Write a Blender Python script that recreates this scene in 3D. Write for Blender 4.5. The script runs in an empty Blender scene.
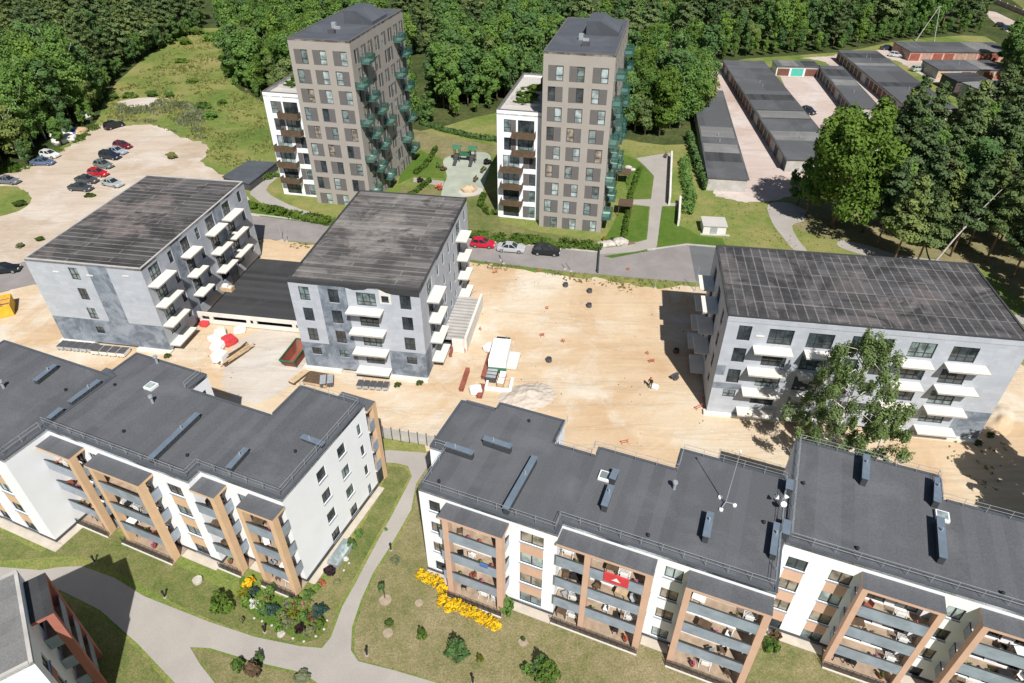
import bpy, bmesh, math, random
from mathutils import Vector, Matrix, noise
from mathutils.geometry import tessellate_polygon
random.seed(11)
sc = bpy.context.scene
col = sc.collection
R = math.radians

# ------------------------------------------------------------------ camera model (solved from the building corners)
FPX, PITCH, CAMH = 671.05, R(37.018), 55.6
_fw = Vector((0, math.cos(PITCH), -math.sin(PITCH)))
_up = Vector((0, math.sin(PITCH), math.cos(PITCH)))
CAM = Vector((0, 0, CAMH))
def at(px, py, z=0.0):
    """the place on the level z that shows at this point of the photograph"""
    d = Vector(((px - 512) / FPX, 0, 0)) - _up * ((py - 341.5) / FPX) + _fw
    return CAM + d * ((z - CAMH) / d.z)

# ------------------------------------------------------------------ objects
def tag(o, label=None, cat=None, group=None, kind=None):
    if label: o['label'] = label
    if cat: o['category'] = cat
    if group: o['group'] = group
    if kind: o['kind'] = kind
    return o
def empty(name, loc, rz=0, label=None, cat=None, group=None):
    o = bpy.data.objects.new(name, None); col.objects.link(o)
    o.location = loc; o.rotation_euler.z = rz
    return tag(o, label, cat, group)
def place(name, me, parent=None, loc=(0, 0, 0), rz=0.0, s=None):
    o = bpy.data.objects.new(name, me); col.objects.link(o)
    o.parent = parent; o.location = loc; o.rotation_euler.z = rz
    if s: o.scale = (s, s, s) if not isinstance(s, tuple) else s
    return o
def kids(o): return [c for c in col.objects if c.parent == o]
def copy_tree(o, parent=None, _ch=None):
    c = o.copy(); col.objects.link(c); c.parent = parent
    for ch in list(o.children): copy_tree(ch, c)
    return c

class MB:
    """collects faces; build() makes them one mesh"""
    def __init__(s): s.v = []; s.f = []; s.m = []
    def face(s, pts, m=0):
        n = len(s.v); s.v += [tuple(p) for p in pts]; s.f.append(tuple(range(n, n + len(pts)))); s.m.append(m)
    def box(s, x0, x1, y0, y1, z0, z1, m=0, mt=None):
        n = len(s.v)
        s.v += [(x0,y0,z0),(x1,y0,z0),(x1,y1,z0),(x0,y1,z0),(x0,y0,z1),(x1,y0,z1),(x1,y1,z1),(x0,y1,z1)]
        for q in ((0,3,2,1),(4,5,6,7),(0,1,5,4),(1,2,6,5),(2,3,7,6),(3,0,4,7)):
            s.f.append(tuple(n + i for i in q)); s.m.append(mt if (mt is not None and q == (4,5,6,7)) else m)
        return s
    def bar(s, p, q, w, h=None, m=0):
        h = h or w; p, q = Vector(p), Vector(q); d = (q - p).normalized()
        a = d.cross(Vector((0,0,1)))
        if a.length < .01: a = Vector((1,0,0))
        a.normalize(); b = a.cross(d).normalized()
        n = len(s.v)
        for c in (p, q):
            for i, j in ((-1,-1),(1,-1),(1,1),(-1,1)): s.v.append(tuple(c + a*(i*w/2) + b*(j*h/2)))
        for k in ((0,1,2,3),(7,6,5,4),(0,4,5,1),(1,5,6,2),(2,6,7,3),(3,7,4,0)): s.f.append(tuple(n+i for i in k)); s.m.append(m)
        return s
    def tube(s, pts, rs, n=8, m=0, cap=True):
        pts = [Vector(p) for p in pts]; base = len(s.v)
        for i, p in enumerate(pts):
            d = (pts[min(i+1, len(pts)-1)] - pts[max(i-1, 0)]).normalized()
            a = d.cross(Vector((0,1,0.01)));
            if a.length < .01: a = Vector((1,0,0))
            a.normalize(); b = d.cross(a)
            for k in range(n):
                t = 2*math.pi*k/n; s.v.append(tuple(p + (a*math.cos(t) + b*math.sin(t))*rs[i]))
        for i in range(len(pts)-1):
            for k in range(n):
                s.f.append((base+i*n+k, base+i*n+(k+1)%n, base+(i+1)*n+(k+1)%n, base+(i+1)*n+k)); s.m.append(m)
        if cap:
            s.f.append(tuple(base+k for k in reversed(range(n)))); s.m.append(m)
            s.f.append(tuple(base+(len(pts)-1)*n+k for k in range(n))); s.m.append(m)
        return s
    def prism(s, pts, z0, z1, m=0, mt=None):
        """upright prism over a counter-clockwise outline"""
        n = len(pts)
        tri = tessellate_polygon([[Vector((p[0], p[1], 0)) for p in pts]])
        b = len(s.v)
        s.v += [(p[0], p[1], z0) for p in pts] + [(p[0], p[1], z1) for p in pts]
        for t in tri:
            a_, b_, c_ = [Vector((*pts[i][:2], 0)) for i in t]
            if (b_-a_).cross(c_-a_).z < 0: t = t[::-1]
            s.f.append(tuple(b+n+i for i in t)); s.m.append(m if mt is None else mt)
            s.f.append(tuple(b+i for i in reversed(t))); s.m.append(m)
        for i in range(n):
            j = (i+1) % n
            s.f.append((b+i, b+j, b+n+j, b+n+i)); s.m.append(m)
        return s
    def mesh(s, name, mats, smooth=False):
        me = bpy.data.meshes.new(name); me.from_pydata(s.v, [], s.f)
        for m in (mats if isinstance(mats, (list, tuple)) else [mats]): me.materials.append(m)
        me.polygons.foreach_set('material_index', s.m)
        if smooth: me.polygons.foreach_set('use_smooth', [True]*len(s.f))
        me.update(); return me
    def build(s, name, mats, parent=None, loc=(0,0,0), rz=0.0, smooth=False):
        return place(name, s.mesh(name, mats, smooth), parent, loc, rz)

# ------------------------------------------------------------------ materials
def new_mat(name):
    m = bpy.data.materials.new(name); m.use_nodes = True
    nt = m.node_tree; return m, nt, nt.nodes['Principled BSDF']
def lk(nt, a, b): nt.links.new(a, b)
def coords(nt, world=False, scale=(1,1,1), rot=(0,0,0)):
    mp = nt.nodes.new('ShaderNodeMapping'); mp.inputs['Scale'].default_value = scale; mp.inputs['Rotation'].default_value = rot
    if world:
        g = nt.nodes.new('ShaderNodeNewGeometry'); lk(nt, g.outputs['Position'], mp.inputs['Vector'])
    else:
        g = nt.nodes.new('ShaderNodeTexCoord'); lk(nt, g.outputs['Object'], mp.inputs['Vector'])
    return mp.outputs['Vector']
def nz(nt, vec, scale, detail=4, rough=.55, dist=0):
    n = nt.nodes.new('ShaderNodeTexNoise'); n.inputs['Scale'].default_value = scale; n.inputs['Detail'].default_value = detail
    n.inputs['Roughness'].default_value = rough; n.inputs['Distortion'].default_value = dist
    lk(nt, vec, n.inputs['Vector']); return n.outputs['Fac']
def ramp(nt, fac, stops):
    r = nt.nodes.new('ShaderNodeValToRGB'); e = r.color_ramp.elements
    while len(e) < len(stops): e.new(.5)
    for i, (p, c) in enumerate(stops):
        e[i].position = p; e[i].color = (*c, 1) if isinstance(c, (tuple, list)) else (c, c, c, 1)
    lk(nt, fac, r.inputs['Fac']); return r.outputs['Color']
def mix(nt, fac, a, b, mode='MIX'):
    n = nt.nodes.new('ShaderNodeMix'); n.data_type = 'RGBA'; n.blend_type = mode
    for sock, v in ((n.inputs['Factor'], fac), (n.inputs['A'], a), (n.inputs['B'], b)):
        if isinstance(v, (int, float)): sock.default_value = v
        elif isinstance(v, (tuple, list)): sock.default_value = (*v, 1)
        else: lk(nt, v, sock)
    return n.outputs['Result']
# the mix node has several sockets of one name: take the colour ones
def mix(nt, fac, a, b, mode='MIX'):
    n = nt.nodes.new('ShaderNodeMix'); n.data_type = 'RGBA'; n.blend_type = mode
    ins = {s_.identifier: s_ for s_ in n.inputs}
    for sock, v in ((ins['Factor_Float'], fac), (ins['A_Color'], a), (ins['B_Color'], b)):
        if isinstance(v, (int, float)): sock.default_value = v
        elif isinstance(v, (tuple, list)): sock.default_value = (*v, 1)
        else: lk(nt, v, sock)
    return [o for o in n.outputs if o.identifier == 'Result_Color'][0]
def bump(nt, bs, h, strength=.3, dist=.05):
    b = nt.nodes.new('ShaderNodeBump'); b.inputs['Strength'].default_value = strength; b.inputs['Distance'].default_value = dist
    lk(nt, h, b.inputs['Height']); lk(nt, b.outputs['Normal'], bs.inputs['Normal'])
def paint(name, c, rough=.6, var=.12, scale=1.2, metal=0, spec=.35, alpha=1, world=False):
    """a surface of one colour with soft wear"""
    m, nt, bs = new_mat(name)
    v = coords(nt, world)
    n = nz(nt, v, scale, 5)
    lo = tuple(x*(1-var) for x in c); hi = tuple(min(1, x*(1+var)) for x in c)
    lk(nt, ramp(nt, n, [(.3, lo), (.7, hi)]), bs.inputs['Base Color'])
    bs.inputs['Roughness'].default_value = rough; bs.inputs['Metallic'].default_value = metal
    bs.inputs['Specular IOR Level'].default_value = spec; bs.inputs['Alpha'].default_value = alpha
    return m
M = {}
M['white'] = paint('white_render', (.77,.785,.80), .8, .03, .4, spec=.2)
M['peach'] = paint('peach_render', (.55,.36,.26), .8, .06, .8, spec=.2)
M['tan'] = paint('tan_pilaster', (.60,.41,.25), .8, .06, .8, spec=.2)
M['red'] = paint('red_render', (.36,.14,.105), .8, .08, .8, spec=.2)
M['frame'] = paint('dark_frame', (.035,.04,.045), .45, .1)
M['wframe'] = paint('white_frame', (.75,.76,.76), .45, .05)
M['sill'] = paint('grey_sill', (.22,.26,.29), .4, .08)
M['steel'] = paint('galvanised_steel', (.42,.45,.47), .45, .15, 2, metal=.4)
M['ductblue'] = paint('slate_blue_sheet', (.13,.165,.205), .4, .12, 1.5, spec=.5)
M['cap'] = paint('dark_roof_edging', (.075,.085,.098), .5, .1, 1.5, spec=.5)
M['darksteel'] = paint('dark_steel', (.05,.055,.06), .5, .15, 2)
M['concrete'] = paint('concrete', (.40,.385,.36), .9, .15, .7)
M['paleconc'] = paint('pale_concrete', (.62,.60,.55), .9, .08, .7)
M['palesand'] = paint('apron_paving', (.47,.42,.35), .9, .1, 1.2)
M['slab'] = paint('balcony_slab', (.68,.65,.57), .85, .07, .9)
M['floorwood'] = paint('balcony_boards', (.33,.25,.18), .8, .25, 1.5)
M['railglass'] = paint('railing_panel', (.28,.325,.385), .25, .18, 1.1, spec=.6, alpha=.93)
M['greenglass'] = paint('green_glass', (.03,.095,.08), .1, .35, .8, spec=.8, alpha=.5)
M['greenslab'] = paint('pale_green_slab', (.27,.45,.39), .5, .12, 1.)
M['taupe'] = paint('taupe_render', (.325,.298,.268), .85, .04, .5, spec=.2)
M['taupedark'] = paint('dark_taupe_panel', (.125,.118,.115), .7, .05, .8)
M['plinth'] = paint('dark_plinth', (.07,.07,.075), .8, .15)
M['wood'] = paint('brown_wood', (.10,.066,.042), .7, .25, 2)
M['palewood'] = paint('pale_wood', (.48,.35,.21), .8, .2, 2)
M['rust'] = paint('rusty_steel', (.24,.075,.05), .75, .25, 1.5)
M['yellow'] = paint('yellow_paint', (.62,.38,.03), .6, .15, 1)
M['orange'] = paint('orange_plastic', (.55,.10,.04), .6, .15, 2)
M['redplastic'] = paint('red_plastic', (.55,.05,.06), .5, .1, 2)
M['whiteplastic'] = paint('white_plastic', (.76,.76,.74), .5, .06, 2)
M['blackplastic'] = paint('black_plastic', (.02,.02,.022), .5, .2, 2)
M['green'] = paint('green_paint', (.035,.13,.07), .6, .15, 1)
M['teal'] = paint('teal_gate_paint', (.07,.42,.33), .6, .1, 1)
M['blue'] = paint('blue_cloth', (.07,.14,.38), .8, .1, 2)
M['lattice'] = paint('dark_lattice', (.05,.045,.04), .6, .2, 2, alpha=.4)
M['tyre'] = paint('tyre_rubber', (.018,.018,.018), .85, .1)
M['rim'] = paint('alloy_rim', (.45,.46,.47), .35, .1, metal=.7)
M['lamp'] = paint('lamp_lens', (.75,.75,.72), .15, .05, spec=.7)
M['redlamp'] = paint('tail_lens', (.35,.02,.02), .2, .1, spec=.7)
M['palesoil'] = paint('dry_soil', (.31,.25,.18), .95, .2, 2)
M['soil'] = paint('bare_soil', (.17,.115,.08), .95, .25, 2)
M['stone'] = paint('field_stone', (.42,.39,.34), .9, .25, 2)
M['skin'] = paint('skin', (.5,.3,.22), .6, .05)
M['bark'] = paint('bark', (.12,.085,.06), .95, .3, 1.5)
M['pinebark'] = paint('pine_bark', (.21,.13,.09), .95, .3, .8)
M['birchbark'] = paint('birch_bark', (.60,.57,.52), .85, .3, 1.4)

def glass(name, c, var=.5, scale=.8, rough=.06):
    m, nt, bs = new_mat(name)
    v = coords(nt, True)
    n = nz(nt, v, scale, 2)
    lk(nt, ramp(nt, n, [(.38, tuple(x*(1-var) for x in c)), (.62, tuple(min(1, x*(1+var)) for x in c))]), bs.inputs['Base Color'])
    bs.inputs['Roughness'].default_value = rough; bs.inputs['Specular IOR Level'].default_value = .8
    return m
M['glass'] = glass('window_glass', (.035,.045,.05))
M['glasscurtain'] = glass('window_glass_curtain', (.30,.36,.36), .4, .9)
M['glasswarm'] = glass('window_glass_warm', (.24,.21,.17), .5, 1.0)
M['glassblind'] = glass('window_glass_blind', (.13,.17,.17), .5, 1.2)
M['carglass'] = glass('car_glass', (.02,.025,.03), .3)

def blockwall(name, c, c2, lo=.42, hi=.60):
    """grey building blocks with thin joints and damp blotches"""
    m, nt, bs = new_mat(name)
    v = coords(nt)
    # run the courses along x+y so that every wall face shows them
    sep = nt.nodes.new('ShaderNodeSeparateXYZ'); lk(nt, v, sep.inputs[0])
    ad = nt.nodes.new('ShaderNodeMath'); lk(nt, sep.outputs[0], ad.inputs[0]); lk(nt, sep.outputs[1], ad.inputs[1])
    cb = nt.nodes.new('ShaderNodeCombineXYZ'); lk(nt, ad.outputs[0], cb.inputs[0]); lk(nt, sep.outputs[2], cb.inputs[1])
    br = nt.nodes.new('ShaderNodeTexBrick'); lk(nt, cb.outputs[0], br.inputs['Vector'])
    br.inputs['Scale'].default_value = 1; br.inputs['Brick Width'].default_value = 1.2; br.inputs['Row Height'].default_value = .5
    br.inputs['Mortar Size'].default_value = .012; br.inputs['Color1'].default_value = (*c, 1)
    br.inputs['Color2'].default_value = (*[x*.88 for x in c], 1); br.inputs['Mortar'].default_value = (*[x*.82 for x in c], 1)
    f = ramp(nt, nz(nt, v, .45, 7, .72, .6), [(lo, 0), (hi, 1)])
    lk(nt, mix(nt, f, br.outputs['Color'], c2), bs.inputs['Base Color'])
    bs.inputs['Roughness'].default_value = .9
    return m
M['block'] = blockwall('grey_blocks', (.425,.45,.49), (.33,.36,.40), .46, .72)
M['blockdark'] = blockwall('dark_blocks', (.125,.15,.185), (.25,.285,.325))

def feltroof(name, base, var=.1, strip=1.0, axis=0):
    """mineral roofing felt laid in strips"""
    m, nt, bs = new_mat(name)
    v = coords(nt)
    sep = nt.nodes.new('ShaderNodeSeparateXYZ'); lk(nt, v, sep.inputs[0])
    sn = nt.nodes.new('ShaderNodeMath'); sn.operation = 'MULTIPLY'; sn.inputs[1].default_value = 1/strip; lk(nt, sep.outputs[axis], sn.inputs[0])
    fl = nt.nodes.new('ShaderNodeMath'); fl.operation = 'FLOOR'; lk(nt, sn.outputs[0], fl.inputs[0])
    wn = nt.nodes.new('ShaderNodeTexWhiteNoise'); wn.noise_dimensions = '1D'; lk(nt, fl.outputs[0], wn.inputs['W'])
    fr = nt.nodes.new('ShaderNodeMath'); fr.operation = 'FRACT'; lk(nt, sn.outputs[0], fr.inputs[0])
    edge = ramp(nt, fr.outputs[0], [(0, .0), (.03, 1), (.97, 1)])
    c1 = mix(nt, wn.outputs['Value'], tuple(x*(1-var) for x in base), tuple(x*(1+var) for x in base))
    c2 = mix(nt, edge, tuple(x*.8 for x in base), c1)
    st = ramp(nt, nz(nt, v, .16, 6, .65, .5), [(.47, 0), (.66, .8)])
    c3 = mix(nt, st, c2, tuple(x*1.35 for x in base))
    fine = ramp(nt, nz(nt, v, 9, 3), [(.3, .82), (.7, 1.15)])
    lk(nt, mix(nt, 1, c3, fine, 'MULTIPLY'), bs.inputs['Base Color'])
    bs.inputs['Roughness'].default_value = .75; bs.inputs['Specular IOR Level'].default_value = .3
    return m
M['felt'] = feltroof('roof_felt', (.094,.098,.106), .11)
M['felt2'] = feltroof('roof_felt_towers', (.075,.082,.095), .05, 1.0, 1)
M['feltgrey'] = feltroof('roof_felt_worn', (.165,.165,.16), .1, 1.0)
M['felttar'] = feltroof('roof_felt_tar', (.045,.046,.048), .25, .9, 1)
M['feltgarage'] = feltroof('garage_felt', (.085,.088,.092), .22, 6.0, 1)
def tarroof(name, bw, bh, base, seam, patch, rot=0, off=.5):
    """tarred sheets with pale seams and dusty worn patches"""
    m, nt, bs = new_mat(name)
    v = coords(nt, rot=(0,0,rot))
    vb = coords(nt, rot=(0,0,rot))
    br = nt.nodes.new('ShaderNodeTexBrick'); lk(nt, vb, br.inputs['Vector']); br.offset = off
    br.inputs['Scale'].default_value = 1; br.inputs['Brick Width'].default_value = bw; br.inputs['Row Height'].default_value = bh
    br.inputs['Mortar Size'].default_value = .075; br.inputs['Mortar Smooth'].default_value = .3
    br.inputs['Color1'].default_value = (*base, 1); br.inputs['Color2'].default_value = (*[x*2.3 for x in base], 1)
    br.inputs['Mortar'].default_value = (*seam, 1)
    n1 = ramp(nt, nz(nt, v, .09, 4, .6, .6), [(.50, 0), (.59, 1)])
    n1b = ramp(nt, nz(nt, v, .8, 5, .7), [(.3, .1), (.7, .85)])
    f = mix(nt, 1, n1, n1b, 'MULTIPLY')
    c = mix(nt, f, br.outputs['Color'], patch)
    dk = ramp(nt, nz(nt, v, .16, 5, .7, 1.0), [(.40, 1), (.50, 0)])
    c = mix(nt, dk, c, tuple(x*.8 for x in base))
    n2 = ramp(nt, nz(nt, v, .45, 6, .75, .3), [(.52, 0), (.82, .5)])
    c = mix(nt, n2, c, tuple(x*1.1 for x in seam))
    sm_ = mix(nt, 1, br.outputs['Fac'], ramp(nt, nz(nt, v, .55, 5, .7), [(.36, .30), (.62, .95)]), 'MULTIPLY')
    c = mix(nt, sm_, c, seam)
    streak = coords(nt, rot=(0,0,rot), scale=(.12, 2.2, 1))
    n3 = ramp(nt, nz(nt, streak, 1.0, 4, .6), [(.35, .75), (.7, 1.35)])
    lk(nt, mix(nt, 1, c, n3, 'MULTIPLY'), bs.inputs['Base Color'])
    bs.inputs['Roughness'].default_value = .85
    return m
M['tarD'] = tarroof('tar_roof_weathered', 11.0, 1.05, (.040,.038,.038), (.19,.175,.165), (.20,.165,.15))
M['tarE'] = tarroof('tar_roof_grey', 13.0, 1.05, (.072,.068,.065), (.19,.175,.165), (.26,.235,.21))
M['tarF'] = tarroof('tar_roof_seamed', 3.4, 1.05, (.036,.036,.037), (.155,.145,.14), (.15,.125,.12), math.pi/2, 0)

def grass(name, stops, s1=.06, s2=.7, mot=.35):
    m, nt, bs = new_mat(name)
    v = coords(nt, True)
    a = nz(nt, v, s1, 5, .6, .5); b = nz(nt, v, s2, 6, .7)
    mm = nt.nodes.new('ShaderNodeMix'); mm.inputs[0].default_value = mot; lk(nt, a, mm.inputs[2]); lk(nt, b, mm.inputs[3])
    c = ramp(nt, mm.outputs[0], stops)
    f = ramp(nt, nz(nt, v, 7, 3, .7), [(.3, .62), (.72, 1.35)])
    lk(nt, mix(nt, 1, c, f, 'MULTIPLY'), bs.inputs['Base Color'])
    bs.inputs['Roughness'].default_value = .95; bs.inputs['Specular IOR Level'].default_value = .15
    bump(nt, bs, nz(nt, v, 5, 5, .7), .6, .12)
    return m
M['meadow'] = grass('dry_meadow', [(.34, (.085,.135,.027)), (.46, (.145,.19,.045)), (.56, (.225,.22,.075)), (.68, (.29,.245,.11))])
M['drylawn'] = grass('dry_lawn', [(.33, (.105,.125,.04)), (.47, (.19,.175,.08)), (.60, (.255,.215,.12)), (.75, (.30,.25,.155))], .12, .9, .5)
M['lawngreen'] = grass('bright_lawn', [(.35, (.055,.115,.015)), (.5, (.085,.145,.022)), (.68, (.15,.16,.045))], .1, .9, .45)
M['lawn'] = grass('green_lawn', [(.35, (.075,.115,.028)), (.5, (.15,.16,.055)), (.62, (.225,.195,.095))], .1, .9, .45)
M['woodfloor'] = grass('forest_floor', [(.35, (.025,.04,.012)), (.5, (.05,.07,.02)), (.72, (.13,.13,.05))], .08, .8, .5)

def sandmat(name, lo, mid, hi, pale):
    m, nt, bs = new_mat(name)
    v = coords(nt, True)
    big = ramp(nt, nz(nt, v, .055, 5, .6, .8), [(.36, lo), (.5, mid), (.64, hi)])
    pal = ramp(nt, nz(nt, v, .09, 6, .65, .5), [(.50, 0), (.63, .9)])
    c = mix(nt, pal, big, pale)
    # wheel tracks: thin wandering lines left by lorries
    for rot, sc_, amt in ((.45, (.035,.30,1), .88), (-.7, (.03,.24,1), .92), (1.35, (.03,.26,1), 1.07)):
        t_ = nz(nt, coords(nt, True, rot=(0,0,rot), scale=sc_), .8, 2, .4, .9)
        c = mix(nt, 1, c, ramp(nt, t_, [(.455, 1), (.475, amt), (.485, 1), (.505, 1), (.515, amt), (.535, 1)]), 'MULTIPLY')
    fine = ramp(nt, nz(nt, v, 2.2, 6, .75), [(.25, .92), (.7, 1.05)])
    c = mix(nt, 1, c, fine, 'MULTIPLY')
    sp = ramp(nt, nz(nt, v, 5.5, 2, .5), [(.75, 0), (.80, .4)])
    c = mix(nt, sp, c, tuple(x*.6 for x in lo))
    lk(nt, c, bs.inputs['Base Color'])
    bs.inputs['Roughness'].default_value = .95; bs.inputs['Specular IOR Level'].default_value = .15
    bump(nt, bs, nz(nt, v, .9, 5, .6), .35, .15)
    return m
M['sand'] = sandmat('site_sand', (.47,.33,.20), (.53,.405,.27), (.55,.445,.315), (.58,.52,.425))
M['dirt'] = sandmat('lot_dirt', (.42,.335,.25), (.475,.395,.315), (.495,.425,.35), (.53,.475,.41))
M['yard'] = sandmat('garage_yard', (.40,.31,.26), (.46,.375,.33), (.48,.40,.36), (.52,.46,.42))
M['gravel'] = sandmat('grey_gravel', (.42,.365,.30), (.48,.42,.355), (.50,.45,.39), (.53,.50,.45))
def asphalt(name, c, var=.12):
    m, nt, bs = new_mat(name)
    v = coords(nt, True)
    a = ramp(nt, nz(nt, v, .25, 6, .65, .3), [(.35, tuple(x*(1-var) for x in c)), (.65, tuple(x*(1+var) for x in c))])
    f = ramp(nt, nz(nt, v, 12, 3, .7), [(.3, .85), (.7, 1.12)])
    lk(nt, mix(nt, 1, a, f, 'MULTIPLY'), bs.inputs['Base Color']); bs.inputs['Roughness'].default_value = .9
    return m
M['road'] = asphalt('road_asphalt', (.235,.215,.205))
M['roaddark'] = asphalt('new_asphalt', (.12,.125,.13))
M['path'] = asphalt('path_paving', (.33,.305,.275), .07)
M['paving'] = asphalt('pale_paving', (.45,.43,.40), .06)
M['playground'] = asphalt('playground_rubber', (.33,.36,.29), .14)

def leafmat(name, dark, light, trans=.45):
    """leaves: every clump has its own tint, every tree its own shade of green"""
    m, nt, bs = new_mat(name)
    at_ = nt.nodes.new('ShaderNodeAttribute'); at_.attribute_name = 'tint'
    oi = nt.nodes.new('ShaderNodeObjectInfo')
    c = ramp(nt, at_.outputs['Fac'], [(0, dark), (1, light)])
    r = ramp(nt, oi.outputs['Random'], [(0, (.84,.90,.95)), (.5, (1,1,1)), (1, (1.14,1.08,.88))])
    c = mix(nt, 1, c, r, 'MULTIPLY')
    lk(nt, c, bs.inputs['Base Color']); bs.inputs['Roughness'].default_value = .7; bs.inputs['Specular IOR Level'].default_value = .2
    tr = nt.nodes.new('ShaderNodeBsdfTranslucent'); lk(nt, c, tr.inputs['Color'])
    mx = nt.nodes.new('ShaderNodeMixShader'); mx.inputs[0].default_value = trans
    lk(nt, bs.outputs[0], mx.inputs[1]); lk(nt, tr.outputs[0], mx.inputs[2])
    lk(nt, mx.outputs[0], nt.nodes['Material Output'].inputs['Surface'])
    return m
M['leaf'] = leafmat('leaves_broad', (0.118,0.222,0.052), (0.260,0.407,0.098))
M['leafdark'] = leafmat('leaves_dark', (0.087,0.173,0.059), (0.194,0.321,0.100))
M['leafbright'] = leafmat('leaves_bright', (.080,.150,.030), (.175,.285,.058))
M['leafbirch'] = leafmat('leaves_birch', (.125,.18,.055), (.28,.355,.125))
M['needle'] = leafmat('pine_needles', (.070,.118,.045), (.165,.225,.085), .3)
M['needlewarm'] = leafmat('pine_needles_warm', (0.115,0.173,0.062), (0.260,0.321,0.118), .3)
M['shrub'] = leafmat('shrub_leaves', (.05,.095,.02), (.13,.19,.045))
M['shrubyellow'] = leafmat('yellow_leaves', (.12,.15,.02), (.34,.34,.05))
M['shrubpale'] = leafmat('pale_leaves', (.15,.18,.08), (.33,.34,.2))
M['shrubpurple'] = leafmat('purple_leaves', (.02,.012,.022), (.07,.04,.05))
M['shrubblue'] = leafmat('blue_green_leaves', (.04,.09,.07), (.10,.18,.14))
M['brown'] = leafmat('dry_leaves', (.10,.07,.04), (.24,.16,.10))
M['flowyellow'] = leafmat('yellow_flowers', (.55,.33,.01), (.85,.56,.02), .1)
M['flowpink'] = leafmat('pink_flowers', (.34,.06,.17), (.52,.15,.29), .1)
M['flowwhite'] = leafmat('white_flowers', (.45,.45,.36), (.70,.70,.60), .1)
M['flowred'] = leafmat('red_flowers', (.30,.06,.04), (.48,.16,.1), .1)
M['tuft'] = leafmat('grass_tufts', (.16,.20,.05), (.38,.37,.15))
M['drytuft'] = leafmat('dry_verge_grass', (.18,.17,.07), (.38,.33,.18))
M['greybark'] = paint('grey_birch_bark', (.40,.38,.34), .9, .25, 1.4)
M['bushbright'] = leafmat('wild_bush_leaves', (.10,.18,.03), (.21,.31,.07))
M['hedge'] = leafmat('hedge_leaves', (.07,.13,.02), (.15,.24,.04))
def carpaint(name, c):
    m, nt, bs = new_mat(name)
    v = coords(nt); lk(nt, ramp(nt, nz(nt, v, 1.5, 3), [(.3, tuple(x*.93 for x in c)), (.7, c)]), bs.inputs['Base Color'])
    bs.inputs['Roughness'].default_value = .25; bs.inputs['Coat Weight'].default_value = .5; bs.inputs['Metallic'].default_value = .15
    return m
# ------------------------------------------------------------------ walls with real openings
def facade(mb, p0, p1, z0, z1, ops=(), panels=(), rev=.18, m=0, holes=None):
    p0 = Vector((*p0, 0)); p1 = Vector((*p1, 0)); L = (p1-p0).length; d = (p1-p0)/L; n = Vector((d.y, -d.x, 0))
    us = sorted({0, L} | {min(max(x, 0), L) for o in list(ops)+list(panels) for x in o[:2]})
    vs = sorted({z0, z1} | {min(max(x, z0), z1) for o in list(ops)+list(panels) for x in o[2:4]})
    P = lambda u, v, k=0: p0 + d*u - n*k + Vector((0, 0, v))
    for i in range(len(us)-1):
        for j in range(len(vs)-1):
            if us[i+1]-us[i] < 1e-4 or vs[j+1]-vs[j] < 1e-4: continue
            u, v = (us[i]+us[i+1])/2, (vs[j]+vs[j+1])/2
            if any(o[0] < u < o[1] and o[2] < v < o[3] for o in ops): continue
            mi = m
            for q in panels:
                if q[0] < u < q[1] and q[2] < v < q[3]: mi = q[4]
            mb.face([P(us[i], vs[j]), P(us[i+1], vs[j]), P(us[i+1], vs[j+1]), P(us[i], vs[j+1])], mi)
    for o in ops:
        a, b, c, e = o[:4]
        for q in (((a,c),(b,c)), ((b,c),(b,e)), ((b,e),(a,e)), ((a,e),(a,c))):
            mb.face([P(*q[0]), P(*q[0], rev), P(*q[1], rev), P(*q[1])][::-1], m)
        if holes is not None: holes.append((p0 + d*a - n*rev + Vector((0,0,c)), math.atan2(d.y, d.x), b-a, e-c, o[4] if len(o) > 4 else 'two'))
_wc = {}
def window_meshes(w, h, style, pm, fm, sill):
    k = (round(w, 2), round(h, 2), style, pm, fm, sill)
    if k in _wc: return _wc[k]
    t = .075; mb = MB(); y0, y1 = -.08, .0
    mb.box(0, w, y0, y1, 0, t); mb.box(0, w, y0, y1, h-t, h); mb.box(0, t, y0, y1, t, h-t); mb.box(w-t, w, y0, y1, t, h-t)
    V = {'two': [.5], 'three': [.33, .66], 'four': [.5], 'door': [.5], 'tower': [], 'one': [], 'door3': [.33, .66], 'unfin': [.5], 'unfin3': [.33, .66]}[style]
    H = {'two': [], 'three': [], 'four': [.5], 'door': [], 'tower': [.36], 'one': [], 'door3': [], 'unfin': [.42], 'unfin3': [.30]}[style]
    for a in V: mb.box(w*a-t*.6, w*a+t*.6, y0+.003, y1-.003, t, h-t)
    for a in H: mb.box(t, w-t, y0+.006, y1-.006, h*a-t/2, h*a+t/2)
    pb = MB(); pb.box(.01, w-.01, -.035, -.02, .01, h-.01)
    sl = None
    if sill: sm = MB(); sm.box(-.06, w+.06, -.27, -.02, -.06, -.005); sl = sm.mesh('sill', M['sill'])
    _wc[k] = (mb.mesh('window', M[fm]), pb.mesh('pane', M[pm]), sl)
    return _wc[k]
def add_windows(root, holes, panes, fm='frame', sill=False, rnd=None):
    rnd = rnd or random
    for loc, rz, w, h, style in holes:
        nm = 'balcony_door' if style in ('door', 'door3') else 'window'
        a, b, c = window_meshes(w, h, style, rnd.choice(panes), fm, sill and nm == 'window')
        o = place(nm, a, root, loc, rz); place('pane', b, o)
        if c: place('sill', c, o)
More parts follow.
